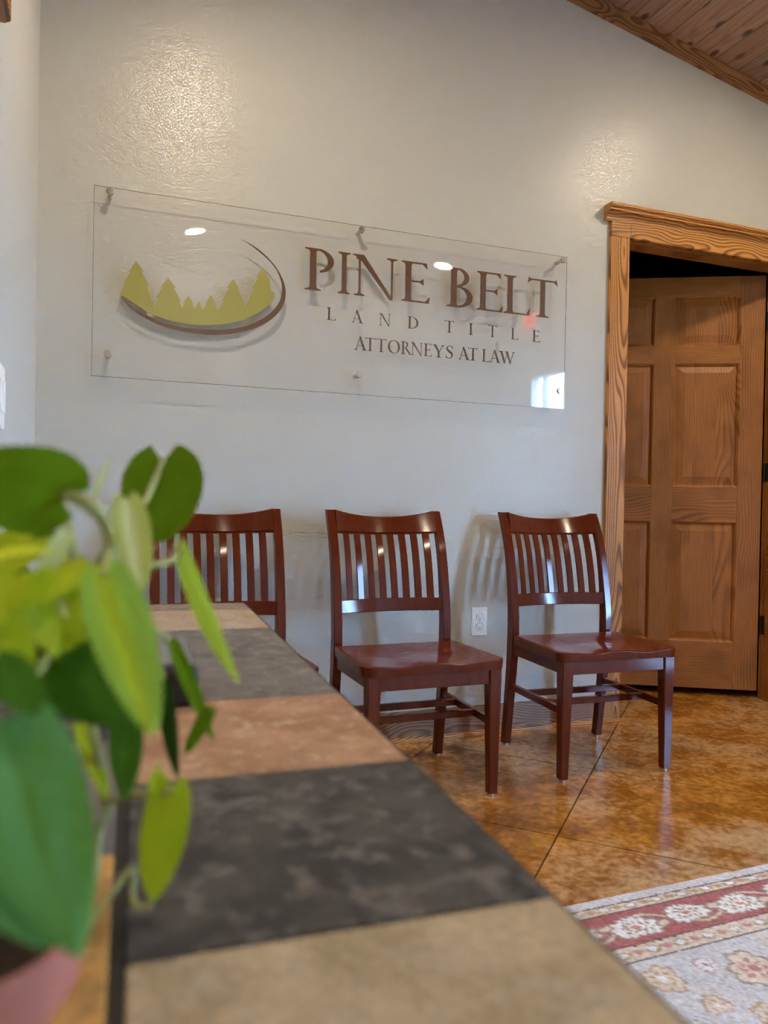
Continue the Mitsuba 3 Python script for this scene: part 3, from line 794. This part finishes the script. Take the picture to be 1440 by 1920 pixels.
    for k in range(8):
        x = (k - 3.5) * 0.0440
        sec = []
        for z in np.linspace(0.583, 0.822, 13):
            t = (z - 0.583) / 0.239
            yy = stile_y(z) + bow(x) * (0.75 + 0.25 * t) - 0.0035
            dz = 0.004
            sl_ = (stile_y(z + dz) - stile_y(z - dz)) / (2 * dz)
            nrm = np.array([0, 1, -sl_]) / math.hypot(1, sl_)
            tilt = -0.072 * x / 0.19 ** 2
            ax = np.array([1, tilt, 0]) / math.hypot(1, tilt)
            sec.append(((x, yy, z), ax * 0.0120, nrm * 0.0042))
        sl.append((loft(sec, 0.3), 30))
    out['slat'] = sl
    out['glide'] = [(cyl((s * x, y, 0.0), (s * x, y, 0.0101), 0.0105, 16), 40) for s in (-1, 1) for x, y in ((0.2070, -0.2075), (0.2055, 0.205))]
    return out
PARTS = chair_meshes()
PLY = {}
def chair(key, loc, rz, label):
    tag(key, label, 'chair', 'slat-back chairs along the wall')
    tw = T().translate(list(loc)).rotate([0, 0, 1], rz)
    for part, ms in PARTS.items():
        for k, (m, sm) in enumerate(ms):
            if (part, k) not in PLY:
                PLY[part, k] = mikit.ply(m, 'mat_steel' if part == 'glide' else 'mat_chair', smooth=sm)
            add(f'{key}__{part}', {**PLY[part, k], 'to_world': tw}, None)
    tag(f'{key}__glide', label='small metal glide under the leg')
    for k in (1, 2, 3):
        tag(f'{key}__glide_{k:03d}', label='small metal glide under the leg')
chair('dining_chair', (0.384, -0.363, 0), 0.0, 'reddish wooden slat-back chair behind the far end of the stone-topped table')
chair('dining_chair_001', (0.988, -0.390, 0), 0.0, 'reddish wooden slat-back chair under the sign, middle one of three')
chair('dining_chair_002', (1.699, -0.362, 0), -2.0, 'reddish wooden slat-back chair next to the wooden doorway, right of the outlet')

# ------------------------------------------------------------------ the stone-topped console table
TK = 'console_table'
tag(TK, 'narrow console table topped with charcoal, tan and orange slate tiles', 'table')
TZ, TROT = 0.738, math.radians(-2.5)
TO = np.array([0.2635, -1.331, 0.0])
def tplace(m):
    return moved(m, TO, TROT)
TS = 0.2050
TL, TW = 0.085 + TS * 7 + 0.085, TS + 0.162
def ttop(a, b, c, d, z0, z1, bev):
    return tplace(box(a, b, c, d, z0, z1, bev))
EDGE = 0.006
add(TK + '__top', tplace(join(box(-TW - EDGE, 0, -TL, 0, TZ - 0.045, TZ - 0.0135), box(-EDGE * 0.6, 0, -TL, 0, TZ - 0.0135, TZ - 0.003), box(-TW - EDGE, -EDGE * 0.6, -EDGE * 0.6, 0, TZ - 0.0135, TZ - 0.003),
                         box(-TW - EDGE, -EDGE * 0.6, -TL, -TL + EDGE * 0.6, TZ - 0.0135, TZ - 0.003))), 'mat_iron')
add(TK + '__grout', tplace(box(-TW - 0.003, -EDGE * 0.6, -TL + EDGE * 0.6, -EDGE * 0.6, TZ - 0.0134, TZ - 0.0035)), 'mat_grout')
right = [(0.0, 0.085, 'brown'), (0.085, 0.290, 'mixed'), (0.290, 0.495, 'grey'), (0.495, 0.700, 'grey'), (0.700, 0.905, 'orange'), (0.905, 1.111, 'charcoal'), (1.111, 1.316, 'tan'), (1.316, 1.520, 'grey'), (1.520, TL - 0.0, 'brown')]
G = 0.0011
for a, b, c in right:
    m = ttop(-TS + 0.0035, -EDGE * 0.6 - 0.0004, -b + G, -a - G, TZ - 0.012, TZ, 0.0012)
    add(TK + '__tile', m, 'mat_slate_' + c)
left = [(0.0, 0.188, 'orange'), (0.188, 0.393, 'charcoal'), (0.393, 0.598, 'grey'), (0.598, 0.803, 'charcoal'), (0.803, 1.006, 'grey'), (1.006, 1.211, 'ochre'), (1.211, 1.416, 'mixed'), (1.416, TL, 'charcoal')]
for a, b, c in left:
    m = ttop(-TW, -TS - 0.0035, -b + G, -a - G, TZ - 0.012, TZ, 0.0012)
    add(TK + '__tile', m, 'mat_slate_' + c)
for x in (-0.030, -TW + 0.024):
    for y in (-0.03, -TL + 0.03):
        add(TK + '__leg', tplace(loft([((x, y, 0.0), (0.016, 0, 0), (0, 0.016, 0)), ((x, y, TZ - 0.045), (0.020, 0, 0), (0, 0.020, 0))], 0.12)), 'mat_iron')
for c in (box(-0.036, -0.020, -TL + 0.05, -0.05, TZ - 0.10, TZ - 0.0455), box(-TW + 0.016, -TW + 0.032, -TL + 0.05, -0.05, TZ - 0.10, TZ - 0.0455)):
    add(TK + '__apron', tplace(c), 'mat_iron')

# low black box lying on the table, partly behind the leaves
BK = 'tabletop_box'
tag(BK, 'low black box with a grey top lying on the table behind the leaves', 'box')
bo = np.array([0.090, -2.045, TZ])
add(BK + '__body', moved(box(-0.135, 0.0, 0.0, 0.150, 0.0005, 0.036, 0.004), bo, TROT), 'mat_black')
add(BK + '__lid', moved(box(-0.130, -0.004, 0.004, 0.146, 0.0362, 0.0405, 0.001), bo, TROT), 'mat_grey_top')

# ------------------------------------------------------------------ the rug
RK = 'area_rug'
tag(RK, 'floral area rug with a red border and pale blue-grey field on the floor', 'rug')
RX0, RX1, RYT, RYB = 0.62, 2.90, -1.262, -3.02
RROT = math.radians(1.2)
step = 0.0045
nu, nv = int((RX1 - RX0) / step), int((RYT - RYB) / step)
U, V = np.meshgrid(np.linspace(0, RX1 - RX0, nu), np.linspace(0, RYT - RYB, nv), indexing='ij')
def nz(u, v, s, seed=0, oct_=2):
    return meshkit.fbm(np.stack([u * s, v * s, np.full_like(u, seed * 3.3)], -1), oct_, seed)
def pattern(U, V):
    W_, L_ = RX1 - RX0, RYT - RYB
    ju = U + (nz(U, V, 260, 1) - 0.5) * 0.008
    jv = V + (nz(U, V, 260, 2) - 0.5) * 0.008
    d = np.minimum(np.minimum(ju, W_ - ju), np.minimum(jv, L_ - jv))
    t = np.where((jv == np.minimum(np.minimum(ju, W_ - ju), np.minimum(jv, L_ - jv))) | (L_ - jv == d), ju, jv)
    C = dict(grey=(0.58, 0.56, 0.55), dark=(0.14, 0.10, 0.09), cream=(0.62, 0.52, 0.40), white=(0.74, 0.71, 0.67), red=(0.37, 0.130, 0.122), blue=(0.55, 0.53, 0.50), tan=(0.44, 0.30, 0.19), rose=(0.50, 0.24, 0.19), olive=(0.33, 0.28, 0.21))
    C = {k: np.array(v) for k, v in C.items()}
    col = np.broadcast_to(C['blue'], U.shape + (3,)).copy()
    def paint(mask, c):
        col[mask] = C[c]
    def band(a, b):
        return (d >= a) & (d < b)
    def flower(cu, cv, r, k=9, outer='white', mid='olive', core='rose', edge='olive'):
        x, y = ju - cu, jv - cv
        rr, th = np.hypot(x, y * 1.05), np.arctan2(y, x)
        rad = r * (0.80 + 0.20 * np.abs(np.sin(th * k / 2)) + 0.10 * np.sin(3 * th + cu * 40))
        paint(rr < rad * 1.16, edge)
        paint(rr < rad, outer)
        paint((rr < rad * 0.66) & (np.sin(th * k) > -0.1), mid)
        paint(rr < rad * 0.40, outer)
        paint(rr < rad * 0.24, core)
    # field: scrolling vines and scattered flowers
    fld = d >= 0.236
    vine = np.abs(np.sin(ju * 13 + 1.6 * np.sin(jv * 9)) * 0.5 + np.sin(jv * 11 + 1.9 * np.sin(ju * 8)) * 0.5)
    paint(fld & (vine < 0.035), 'cream')
    prng = np.random.default_rng(3)
    spots = [(0.42, 0.300, 0.040), (0.62, 0.335, 0.055), (0.535, 0.292, 0.022), (0.46, 0.395, 0.026), (0.74, 0.285, 0.026), (0.90, 0.33, 0.045), (0.55, 0.46, 0.045)]
    for cu in np.arange(0.32, W_ - 0.3, 0.19):
        for cv in np.arange(0.50, L_ - 0.3, 0.19):
            spots.append((cu + prng.uniform(-0.05, 0.05), cv + prng.uniform(-0.05, 0.05), prng.uniform(0.022, 0.05)))
    for k, (cu, cv, r) in enumerate(spots):
        flower(cu, cv, r, 7 + k % 4, outer=('cream', 'cream', 'white')[k % 3], mid=('tan', 'rose', 'tan')[k % 3], core=('white', 'rose', 'olive')[k % 3], edge=('tan', 'olive', 'rose')[k % 3])
    # borders
    paint(band(0.068, 0.186), 'red')
    dd = d - 0.127
    scroll = np.abs(dd - 0.034 * np.sin(t * 2 * math.pi / 0.30))
    paint(band(0.068, 0.186) & (scroll < 0.0065), 'olive')
    paint(band(0.068, 0.186) & (scroll < 0.0030), 'cream')
    per = 0.30
    for a, (b0, r) in enumerate(((0.08, 0.052), (0.23, 0.047))):
        tt = (t - b0 - 0.415 + per / 2) % per - per / 2
        x, y = tt, dd + (0.006 if a else -0.004)
        rr, th = np.hypot(x * 0.86, y * 1.1), np.arctan2(y * 1.1, x)
        rad = r * (0.70 + 0.20 * np.abs(np.sin(th * 6.5)) + 0.14 * np.cos(2 * th) + 0.08 * np.sin(th * 3 + a))
        m = band(0.068, 0.186)
        paint(m & (rr < rad * 1.12), 'olive')
        paint(m & (rr < rad), 'white')
        paint(m & (rr < rad * 0.72) & (np.sin(th * 9) * np.cos(rr * 300) > 0.1), 'olive')
        paint(m & (rr < rad * 0.45), 'tan')
        paint(m & (rr < rad * 0.36), 'white')
        paint(m & (rr < rad * 0.2), 'rose')
        tt = (t - b0 - 0.415 + 0.075 + per / 2) % per - per / 2
        lf = np.hypot(tt * 1.1 + dd * 0.6, dd * 1.9 + 0.02 * (-1) ** a)
        paint(m & (lf < 0.022), 'olive')
        paint(m & (lf < 0.016), 'cream')
    for a, b in ((0.036, 0.066), (0.188, 0.234)):
        g = band(a, b)
        paint(g, 'cream')
        ph = (t % 0.075) / 0.075
        c0 = (a + b) / 2
        q = np.hypot((ph - 0.3) * 0.075, (d - c0) * 1.3)
        paint(g & (q < 0.016), 'olive')
        paint(g & (q < 0.012), 'white')
        q = np.hypot((ph - 0.8) * 0.075, (d - c0) * 1.5)
        paint(g & (q < 0.011), 'rose' if a > 0.1 else 'tan')
        q = np.abs(d - c0 - 0.008 * np.sin(t * 2 * math.pi / 0.075))
        paint(g & (q < 0.0018), 'tan')
    paint(band(0.0, 0.034), 'grey')
    for a in (0.035, 0.067, 0.187, 0.235):
        paint(np.abs(d - a) < 0.0021, 'dark')
    col *= (0.55 + 0.80 * nz(U, V, 260, 7, 2))[..., None] * (0.88 + 0.24 * nz(U, V, 14, 9))[..., None]
    return np.clip(col, 0, 1)
rcol = pattern(U, V)
hgt = 0.0095 + 0.0022 * nz(U, V, 330, 4, 1) + 0.0012 * nz(U, V, 60, 5)
brd = np.minimum(np.minimum(U, RX1 - RX0 - U), np.minimum(V, RYT - RYB - V))
hgt = np.where(brd < 0.001, 0.0004, hgt * np.clip(0.55 + brd / 0.012, 0, 1))
rv = np.stack([RX0 + U, RYT - V, hgt], -1).reshape(-1, 3)
ii, jj = np.meshgrid(np.arange(nu - 1), np.arange(nv - 1), indexing='ij')
qa = (ii * nv + jj).ravel()
rf = np.vstack([np.column_stack([qa, qa + 1, qa + nv + 1]), np.column_stack([qa, qa + nv + 1, qa + nv])])
rugm = trimesh.Trimesh(rv, rf, process=False)
if rugm.face_normals[len(rf) // 2, 2] < 0:
    rugm.invert()
pivot = np.array([1.35, RYT, 0])
rugm.apply_translation(-pivot)
rugm = moved(rugm, pivot, RROT)
add(RK, rugm, 'mat_rug', color=rcol.reshape(-1, 3))

# ------------------------------------------------------------------ the potted plant
PK = 'potted_pothos'
tag(PK, 'trailing green and lime pothos in a terracotta pot on the table', 'potted plant')
PC = np.array([-0.0414, -2.4898, TZ])
pot = lathe([(0, 0.0006), (0.024, 0.0006), (0.026, 0.003), (0.032, 0.034), (0.0375, 0.034), (0.0385, 0.036), (0.0395, 0.051), (0.0385, 0.053), (0.0365, 0.053), (0.0355, 0.051), (0.0335, 0.042), (0, 0.042)], 64)
if pot.volume < 0:
    pot.invert()
add(PK + '__pot', moved(pot, PC), 'mat_terracotta', smooth=40)
sx, sy = np.meshgrid(np.linspace(-1, 1, 30), np.linspace(-1, 1, 30))
soil = trimesh.creation.cylinder(0.0333, 0.003, sections=40)
soil = soil.subdivide().subdivide()
soil.vertices[:, 2] += 0.003 * meshkit.fbm(soil.vertices * 160, 2, 5) * (soil.vertices[:, 2] > 0)
add(PK + '__soil', moved(soil, PC + [0, 0, 0.0438]), 'mat_soil')
LEAVES = [
    ([-0.0149, -2.3699, 0.9274], [-0.0547, -2.3976, 0.9389], 0.0509, [-0.2452, -0.9421, -0.2287], 0.1, 0.1, 'dark'),
    ([-0.0009, -2.3752, 0.9277], [0.0075, -2.3674, 0.9466], 0.0086, [-0.8627, -0.3847, 0.3282], 0.5, -0.25, 'pale'),
    ([0.0378, -2.2719, 0.9522], [0.035, -2.2928, 0.903], 0.0551, [-0.2981, -0.9201, 0.254], -0.06, 0.05, 'dark'),
    ([0.014, -2.3594, 0.9272], [0.0204, -2.3837, 0.8848], 0.0201, [0.0092, -0.9755, 0.2197], 0.25, 0.12, 'cream'),
    ([0.0431, -2.3279, 0.9031], [0.0663, -2.3588, 0.8313], 0.0148, [-0.7757, -0.5331, 0.3377], 0.45, 0.14, 'lime'),
    ([0.0032, -2.4412, 0.898], [0.0198, -2.48, 0.8461], 0.0262, [0.0084, -0.9636, 0.2673], 0.35, 0.1, 'limegreen'),
    ([-0.018, -2.4331, 0.9075], [-0.037, -2.458, 0.9082], 0.0131, [-0.1947, -0.4737, 0.8589], 0.1, 0.12, 'yellow'),
    ([-0.012, -2.4032, 0.9126], [-0.0236, -2.4098, 0.891], 0.01, [0.1851, -0.9286, 0.3215], 0.3, 0.1, 'pale'),
    ([-0.0022, -2.3964, 0.8981], [-0.0232, -2.4313, 0.8887], 0.0187, [-0.0336, -0.6063, 0.7946], 0.25, 0.12, 'olive'),
    ([-0.0165, -2.4338, 0.8982], [-0.0307, -2.4499, 0.8852], 0.0141, [-0.1527, -0.6339, 0.7582], 0.3, 0.1, 'yellowgreen'),
    ([-0.0273, -2.4511, 0.899], [-0.0369, -2.469, 0.8809], 0.015, [-0.0673, -0.7066, 0.7044], 0.3, 0.1, 'olive'),
    ([-0.0063, -2.4057, 0.8874], [-0.0188, -2.4225, 0.8723], 0.0125, [0.0248, -0.7238, 0.6896], 0.35, 0.1, 'limefresh'),
    ([-0.024, -2.4204, 0.8852], [-0.0137, -2.4459, 0.869], 0.0129, [-0.0068, -0.8543, 0.5197], 0.35, 0.1, 'lime'),
    ([0.0002, -2.3975, 0.8839], [-0.006, -2.4061, 0.8656], 0.0117, [0.0848, -0.8596, 0.5039], 0.3, 0.1, 'yellow'),
    ([-0.0288, -2.4507, 0.8794], [-0.0223, -2.4747, 0.8631], 0.0143, [-0.0068, -0.8543, 0.5197], 0.3, 0.1, 'yellowgreen'),
    ([-0.0144, -2.4133, 0.8862], [-0.0102, -2.4257, 0.8779], 0.0048, [-0.1292, -0.8622, 0.4898], 0.5, 0.2, 'cream'),
    ([-0.0174, -2.4123, 0.8762], [-0.0218, -2.4214, 0.8701], 0.0039, [-0.1292, -0.8622, 0.4898], 0.5, 0.2, 'pale'),
    ([0.0012, -2.4085, 0.891], [-0.0113, -2.4361, 0.8691], 0.0197, [-0.1575, -0.6574, 0.7369], 0.1, 0.1, 'olive'),
    ([-0.0235, -2.3942, 0.8643], [0.0158, -2.4412, 0.841], 0.0412, [-0.3555, -0.6356, 0.6853], 0.1, 0.12, 'deep'),
    ([-0.0264, -2.4893, 0.8565], [-0.0038, -2.5464, 0.8108], 0.0364, [0.0061, -0.9171, 0.3985], 0.42, 0.12, 'blue'),
    ([-0.0312, -2.5092, 0.8293], [-0.012, -2.538, 0.8092], 0.0224, [-0.0073, -0.8315, 0.5555], 0.45, 0.12, 'blue'),
    ([0.0338, -2.4004, 0.7961], [0.0248, -2.4136, 0.7513], 0.0234, [-0.2035, -0.9327, 0.2977], 0.12, 0.06, 'limefresh'),
    ([0.0261, -2.387, 0.7892], [0.0303, -2.3777, 0.8003], 0.0066, [-0.0683, -0.9541, 0.2916], 0.3, 0.0, 'limefresh'),
    ([0.0404, -2.3168, 0.8491], [0.0596, -2.346, 0.7976], 0.0105, [0.2822, -0.8976, 0.3386], 0.4, -0.1, 'dark'),
    ([0.0588, -2.3455, 0.8161], [0.0441, -2.3509, 0.7947], 0.0096, [-0.2045, -0.8175, 0.5383], 0.3, 0.1, 'dark'),
    ([0.0342, -2.3467, 0.8345], [0.0386, -2.3703, 0.7891], 0.0109, [-0.5232, -0.7915, 0.3159], 0.4, 0.05, 'darkest'),
    ([0.0146, -2.3822, 0.8265], [0.0136, -2.4036, 0.7943], 0.017, [-0.0393, -0.9475, 0.3172], 0.15, 0.1, 'deep'),
    ([-0.006, -2.3746, 0.8211], [0.0072, -2.3905, 0.7902], 0.0099, [0.3218, -0.8878, 0.3291], 0.3, 0.1, 'olive'),
    ([-0.0305, -2.4822, 0.8741], [-0.0159, -2.5092, 0.8643], 0.0184, [-0.0336, -0.6063, 0.7946], 0.1, 0.1, 'deep'),
    ([-0.0202, -2.4651, 0.8409], [-0.0366, -2.5016, 0.8462], 0.0209, [-0.091, -0.4716, 0.8771], 0.1, 0.1, 'yellowgreen'),
    ([-0.0291, -2.3542, 0.9078], [-0.0531, -2.3774, 0.8923], 0.0296, [-0.1944, -0.77, 0.6077], 0.1, 0.1, 'olive'),
    ([-0.0091, -2.3726, 0.8812], [-0.036, -2.3948, 0.8638], 0.0264, [-0.2215, -0.5481, 0.8065], 0.1, 0.1, 'yellowgreen'),
    ([-0.0021, -2.3647, 0.8723], [-0.0267, -2.3771, 0.8529], 0.0251, [-0.0673, -0.7066, 0.7044], 0.1, 0.1, 'olive'),
    ([-0.0298, -2.397, 0.8777], [-0.0447, -2.4344, 0.8532], 0.028, [-0.1625, -0.6819, 0.7131], 0.1, 0.1, 'yellowgreen'),
    ([-0.0148, -2.349, 0.897], [0.0028, -2.3558, 0.8762], 0.0185, [-0.0998, -0.7932, 0.6007], 0.2, 0.1, 'olive'),
    ([-0.0495, -2.336, 0.8936], [-0.0207, -2.3685, 0.8659], 0.0283, [-0.1292, -0.8622, 0.4898], 0.1, 0.1, 'deep'),
    ([-0.015, -2.392, 0.8671], [-0.0315, -2.4181, 0.8419], 0.0226, [-0.467, -0.6557, 0.5933], 0.15, 0.1, 'dark'),
    ([-0.025, -2.3236, 0.9132], [-0.0314, -2.3213, 0.9056], 0.0223, [-0.1602, -0.9652, 0.2068], 0.1, 0.1, 'dark')]
VINES = [
    ([[-0.015, -2.3699, 0.9291], [-0.0086, -2.3723, 0.9275], [-0.0008, -2.3753, 0.9227], [0.0046, -2.3667, 0.9149], [0.006, -2.3674, 0.9033], [-0.007, -2.3627, 0.8851], [-0.0195, -2.3689, 0.8659]], 0.0032),
    ([[-0.0008, -2.3753, 0.9227], [-0.0013, -2.375, 0.9264]], 0.002),
    ([[0.0378, -2.2719, 0.9522], [0.0317, -2.2805, 0.9378], [0.0242, -2.2992, 0.9235], [0.0162, -2.3177, 0.9134], [0.0079, -2.3574, 0.9001]], 0.0021),
    ([[0.0432, -2.3279, 0.9019], [0.0374, -2.3365, 0.895], [0.0274, -2.3435, 0.8934], [0.014, -2.3491, 0.8935], [0.005, -2.3564, 0.8952]], 0.002),
    ([[0.0032, -2.4412, 0.898], [0.0043, -2.4095, 0.9002], [0.006, -2.3674, 0.9033]], 0.0016),
    ([[-0.016, -2.3268, 0.9232], [-0.0126, -2.3497, 0.9102], [-0.0096, -2.3616, 0.8953], [-0.0183, -2.3694, 0.8659]], 0.0022),
    ([[0.0393, -2.3164, 0.8485], [0.0306, -2.3238, 0.8566], [0.0135, -2.3386, 0.8653], [-0.0043, -2.364, 0.8619]], 0.0016),
    ([[0.0342, -2.3467, 0.8345], [0.0268, -2.3438, 0.8461], [0.0055, -2.3571, 0.8577]], 0.0016),
    ([[0.0338, -2.4004, 0.7961], [0.0223, -2.3909, 0.791], [0.0098, -2.3809, 0.7863], [0.004, -2.3842, 0.7771], [0.0015, -2.3941, 0.7585], [-0.0023, -2.4035, 0.7493]], 0.002),
    ([[-0.0035, -2.3966, 0.8365], [0.0024, -2.3832, 0.8079], [0.0051, -2.3791, 0.7837]], 0.002),
    ([[0.0248, -2.4136, 0.7513], [0.02, -2.4118, 0.7493], [0.0171, -2.4054, 0.7518], [0.0176, -2.4001, 0.7612], [0.0064, -2.4067, 0.7518], [-0.0042, -2.4135, 0.7444]], 0.0014),
    ([[-0.0233, -2.4904, 0.8583], [-0.0213, -2.4538, 0.8601], [-0.0188, -2.4013, 0.8596]], 0.0018),
    ([[-0.0218, -2.4215, 0.8691], [-0.0195, -2.3903, 0.867]], 0.0018),
    ([[-0.0219, -2.518, 0.8317], [-0.0283, -2.4835, 0.8324], [-0.0257, -2.4416, 0.8475]], 0.0018),
    ([[-0.0195, -2.3689, 0.8659], [-0.0274, -2.4197, 0.8377], [-0.0339, -2.4603, 0.8115], [-0.0367, -2.4862, 0.7932], [-0.039, -2.4908, 0.7842]], 0.003),
    ([[0.006, -2.3674, 0.9033], [-0.007, -2.3627, 0.8851], [-0.0252, -2.399, 0.8549], [-0.0357, -2.4597, 0.8115], [-0.0431, -2.4838, 0.7897], [-0.0437, -2.489, 0.7841]], 0.0026),
    ([[0.0146, -2.3822, 0.8265], [0.0055, -2.3786, 0.8439], [-0.0085, -2.3839, 0.8557]], 0.0016)]

PAL = {'dark': ((0.095, 0.185, 0.006), (0.13, 0.23, 0.010)), 'darkest': ((0.020, 0.045, 0.006), (0.03, 0.07, 0.01)), 'deep': ((0.045, 0.135, 0.015), (0.075, 0.19, 0.02)),
       'pale': ((0.55, 0.62, 0.22), (0.62, 0.68, 0.30)), 'cream': ((0.52, 0.58, 0.13), (0.72, 0.75, 0.34)), 'lime': ((0.42, 0.58, 0.035), (0.54, 0.68, 0.07)),
       'limegreen': ((0.33, 0.56, 0.075), (0.46, 0.58, 0.035)), 'yellow': ((0.66, 0.72, 0.03), (0.75, 0.78, 0.06)), 'olive': ((0.38, 0.46, 0.020), (0.50, 0.56, 0.03)),
       'blue': ((0.15, 0.40, 0.15), (0.12, 0.30, 0.05)), 'limefresh': ((0.36, 0.52, 0.018), (0.45, 0.58, 0.03)), 'yellowgreen': ((0.32, 0.47, 0.02), (0.46, 0.56, 0.03))}
def leaf(P, Q, width, N, fold, bend, pal, k):
    P, Q, N = np.array(P), np.array(Q), np.array(N)
    a = Q - P
    L = np.linalg.norm(a)
    a /= L
    N = N - a * (N @ a)
    N /= np.linalg.norm(N)
    b = np.cross(N, a)
    ns, nw = 30, 15
    slim = width / L
    lobe = min(0.20, 0.28 * slim)
    v, c = [], []
    c0, c1 = (np.array(q) for q in PAL[pal])
    r = np.random.default_rng(100 + k)
    ph = r.uniform(0, 6)
    for s in np.linspace(0, 1, ns):
        prof = (s + 0.012) ** 0.42 * (1 - s) ** 0.72
        prof /= 0.535
        for w in np.linspace(-1, 1, nw):
            hw = width / 2 * min(prof, 1.02)
            back = lobe * abs(w) ** 1.4 * (1 - s) ** 2.5
            along = (s - back) * L
            ac = hw * w
            h = -bend * L * ((s - 0.15) ** 2) * 0.9 + fold * abs(ac) * 0.9 - fold * 0.35 * width * w * w * 0.5
            h += 0.010 * width * math.sin(9 * s + ph + 2.5 * w)
            v.append(P + a * along + b * ac + N * h)
            mid = math.exp(-(w / 0.10) ** 2) * 0.35
            vein = 0.10 * math.sin((s * 9 - abs(w) * 2.2) * 2 * math.pi)
            mixv = np.clip(0.5 + 0.7 * (meshkit.fbm(np.array([[s * 4 + k, w * 2.5, k * 1.7]]), 2, 6)[0] - 0.5) * 2 + mid + vein, 0, 1)
            if pal in ('limegreen', 'cream'):
                mixv = np.clip(1.25 * math.exp(-((w + 0.15) / 0.38) ** 2) + 0.2 * vein, 0, 1)
            c.append(c0 * (1 - mixv) + c1 * mixv)
    f = []
    for i in range(ns - 1):
        for j in range(nw - 1):
            p = i * nw + j
            f += [[p, p + 1, p + nw + 1], [p, p + nw + 1, p + nw]]
    return trimesh.Trimesh(np.array(v), np.array(f), process=False), np.clip(np.array(c), 0, 1)
for k, (P, Q, w, N, fold, bend, pal) in enumerate(LEAVES):
    m, c = leaf(P, Q, w, N, fold, bend, pal, k)
    add(PK + '__leaf', m, 'mat_leaf', smooth=True, color=c)
for pts, r in VINES:
    add(PK + '__stem', tube(pts, r, 8, 5), 'mat_vine', smooth=True)
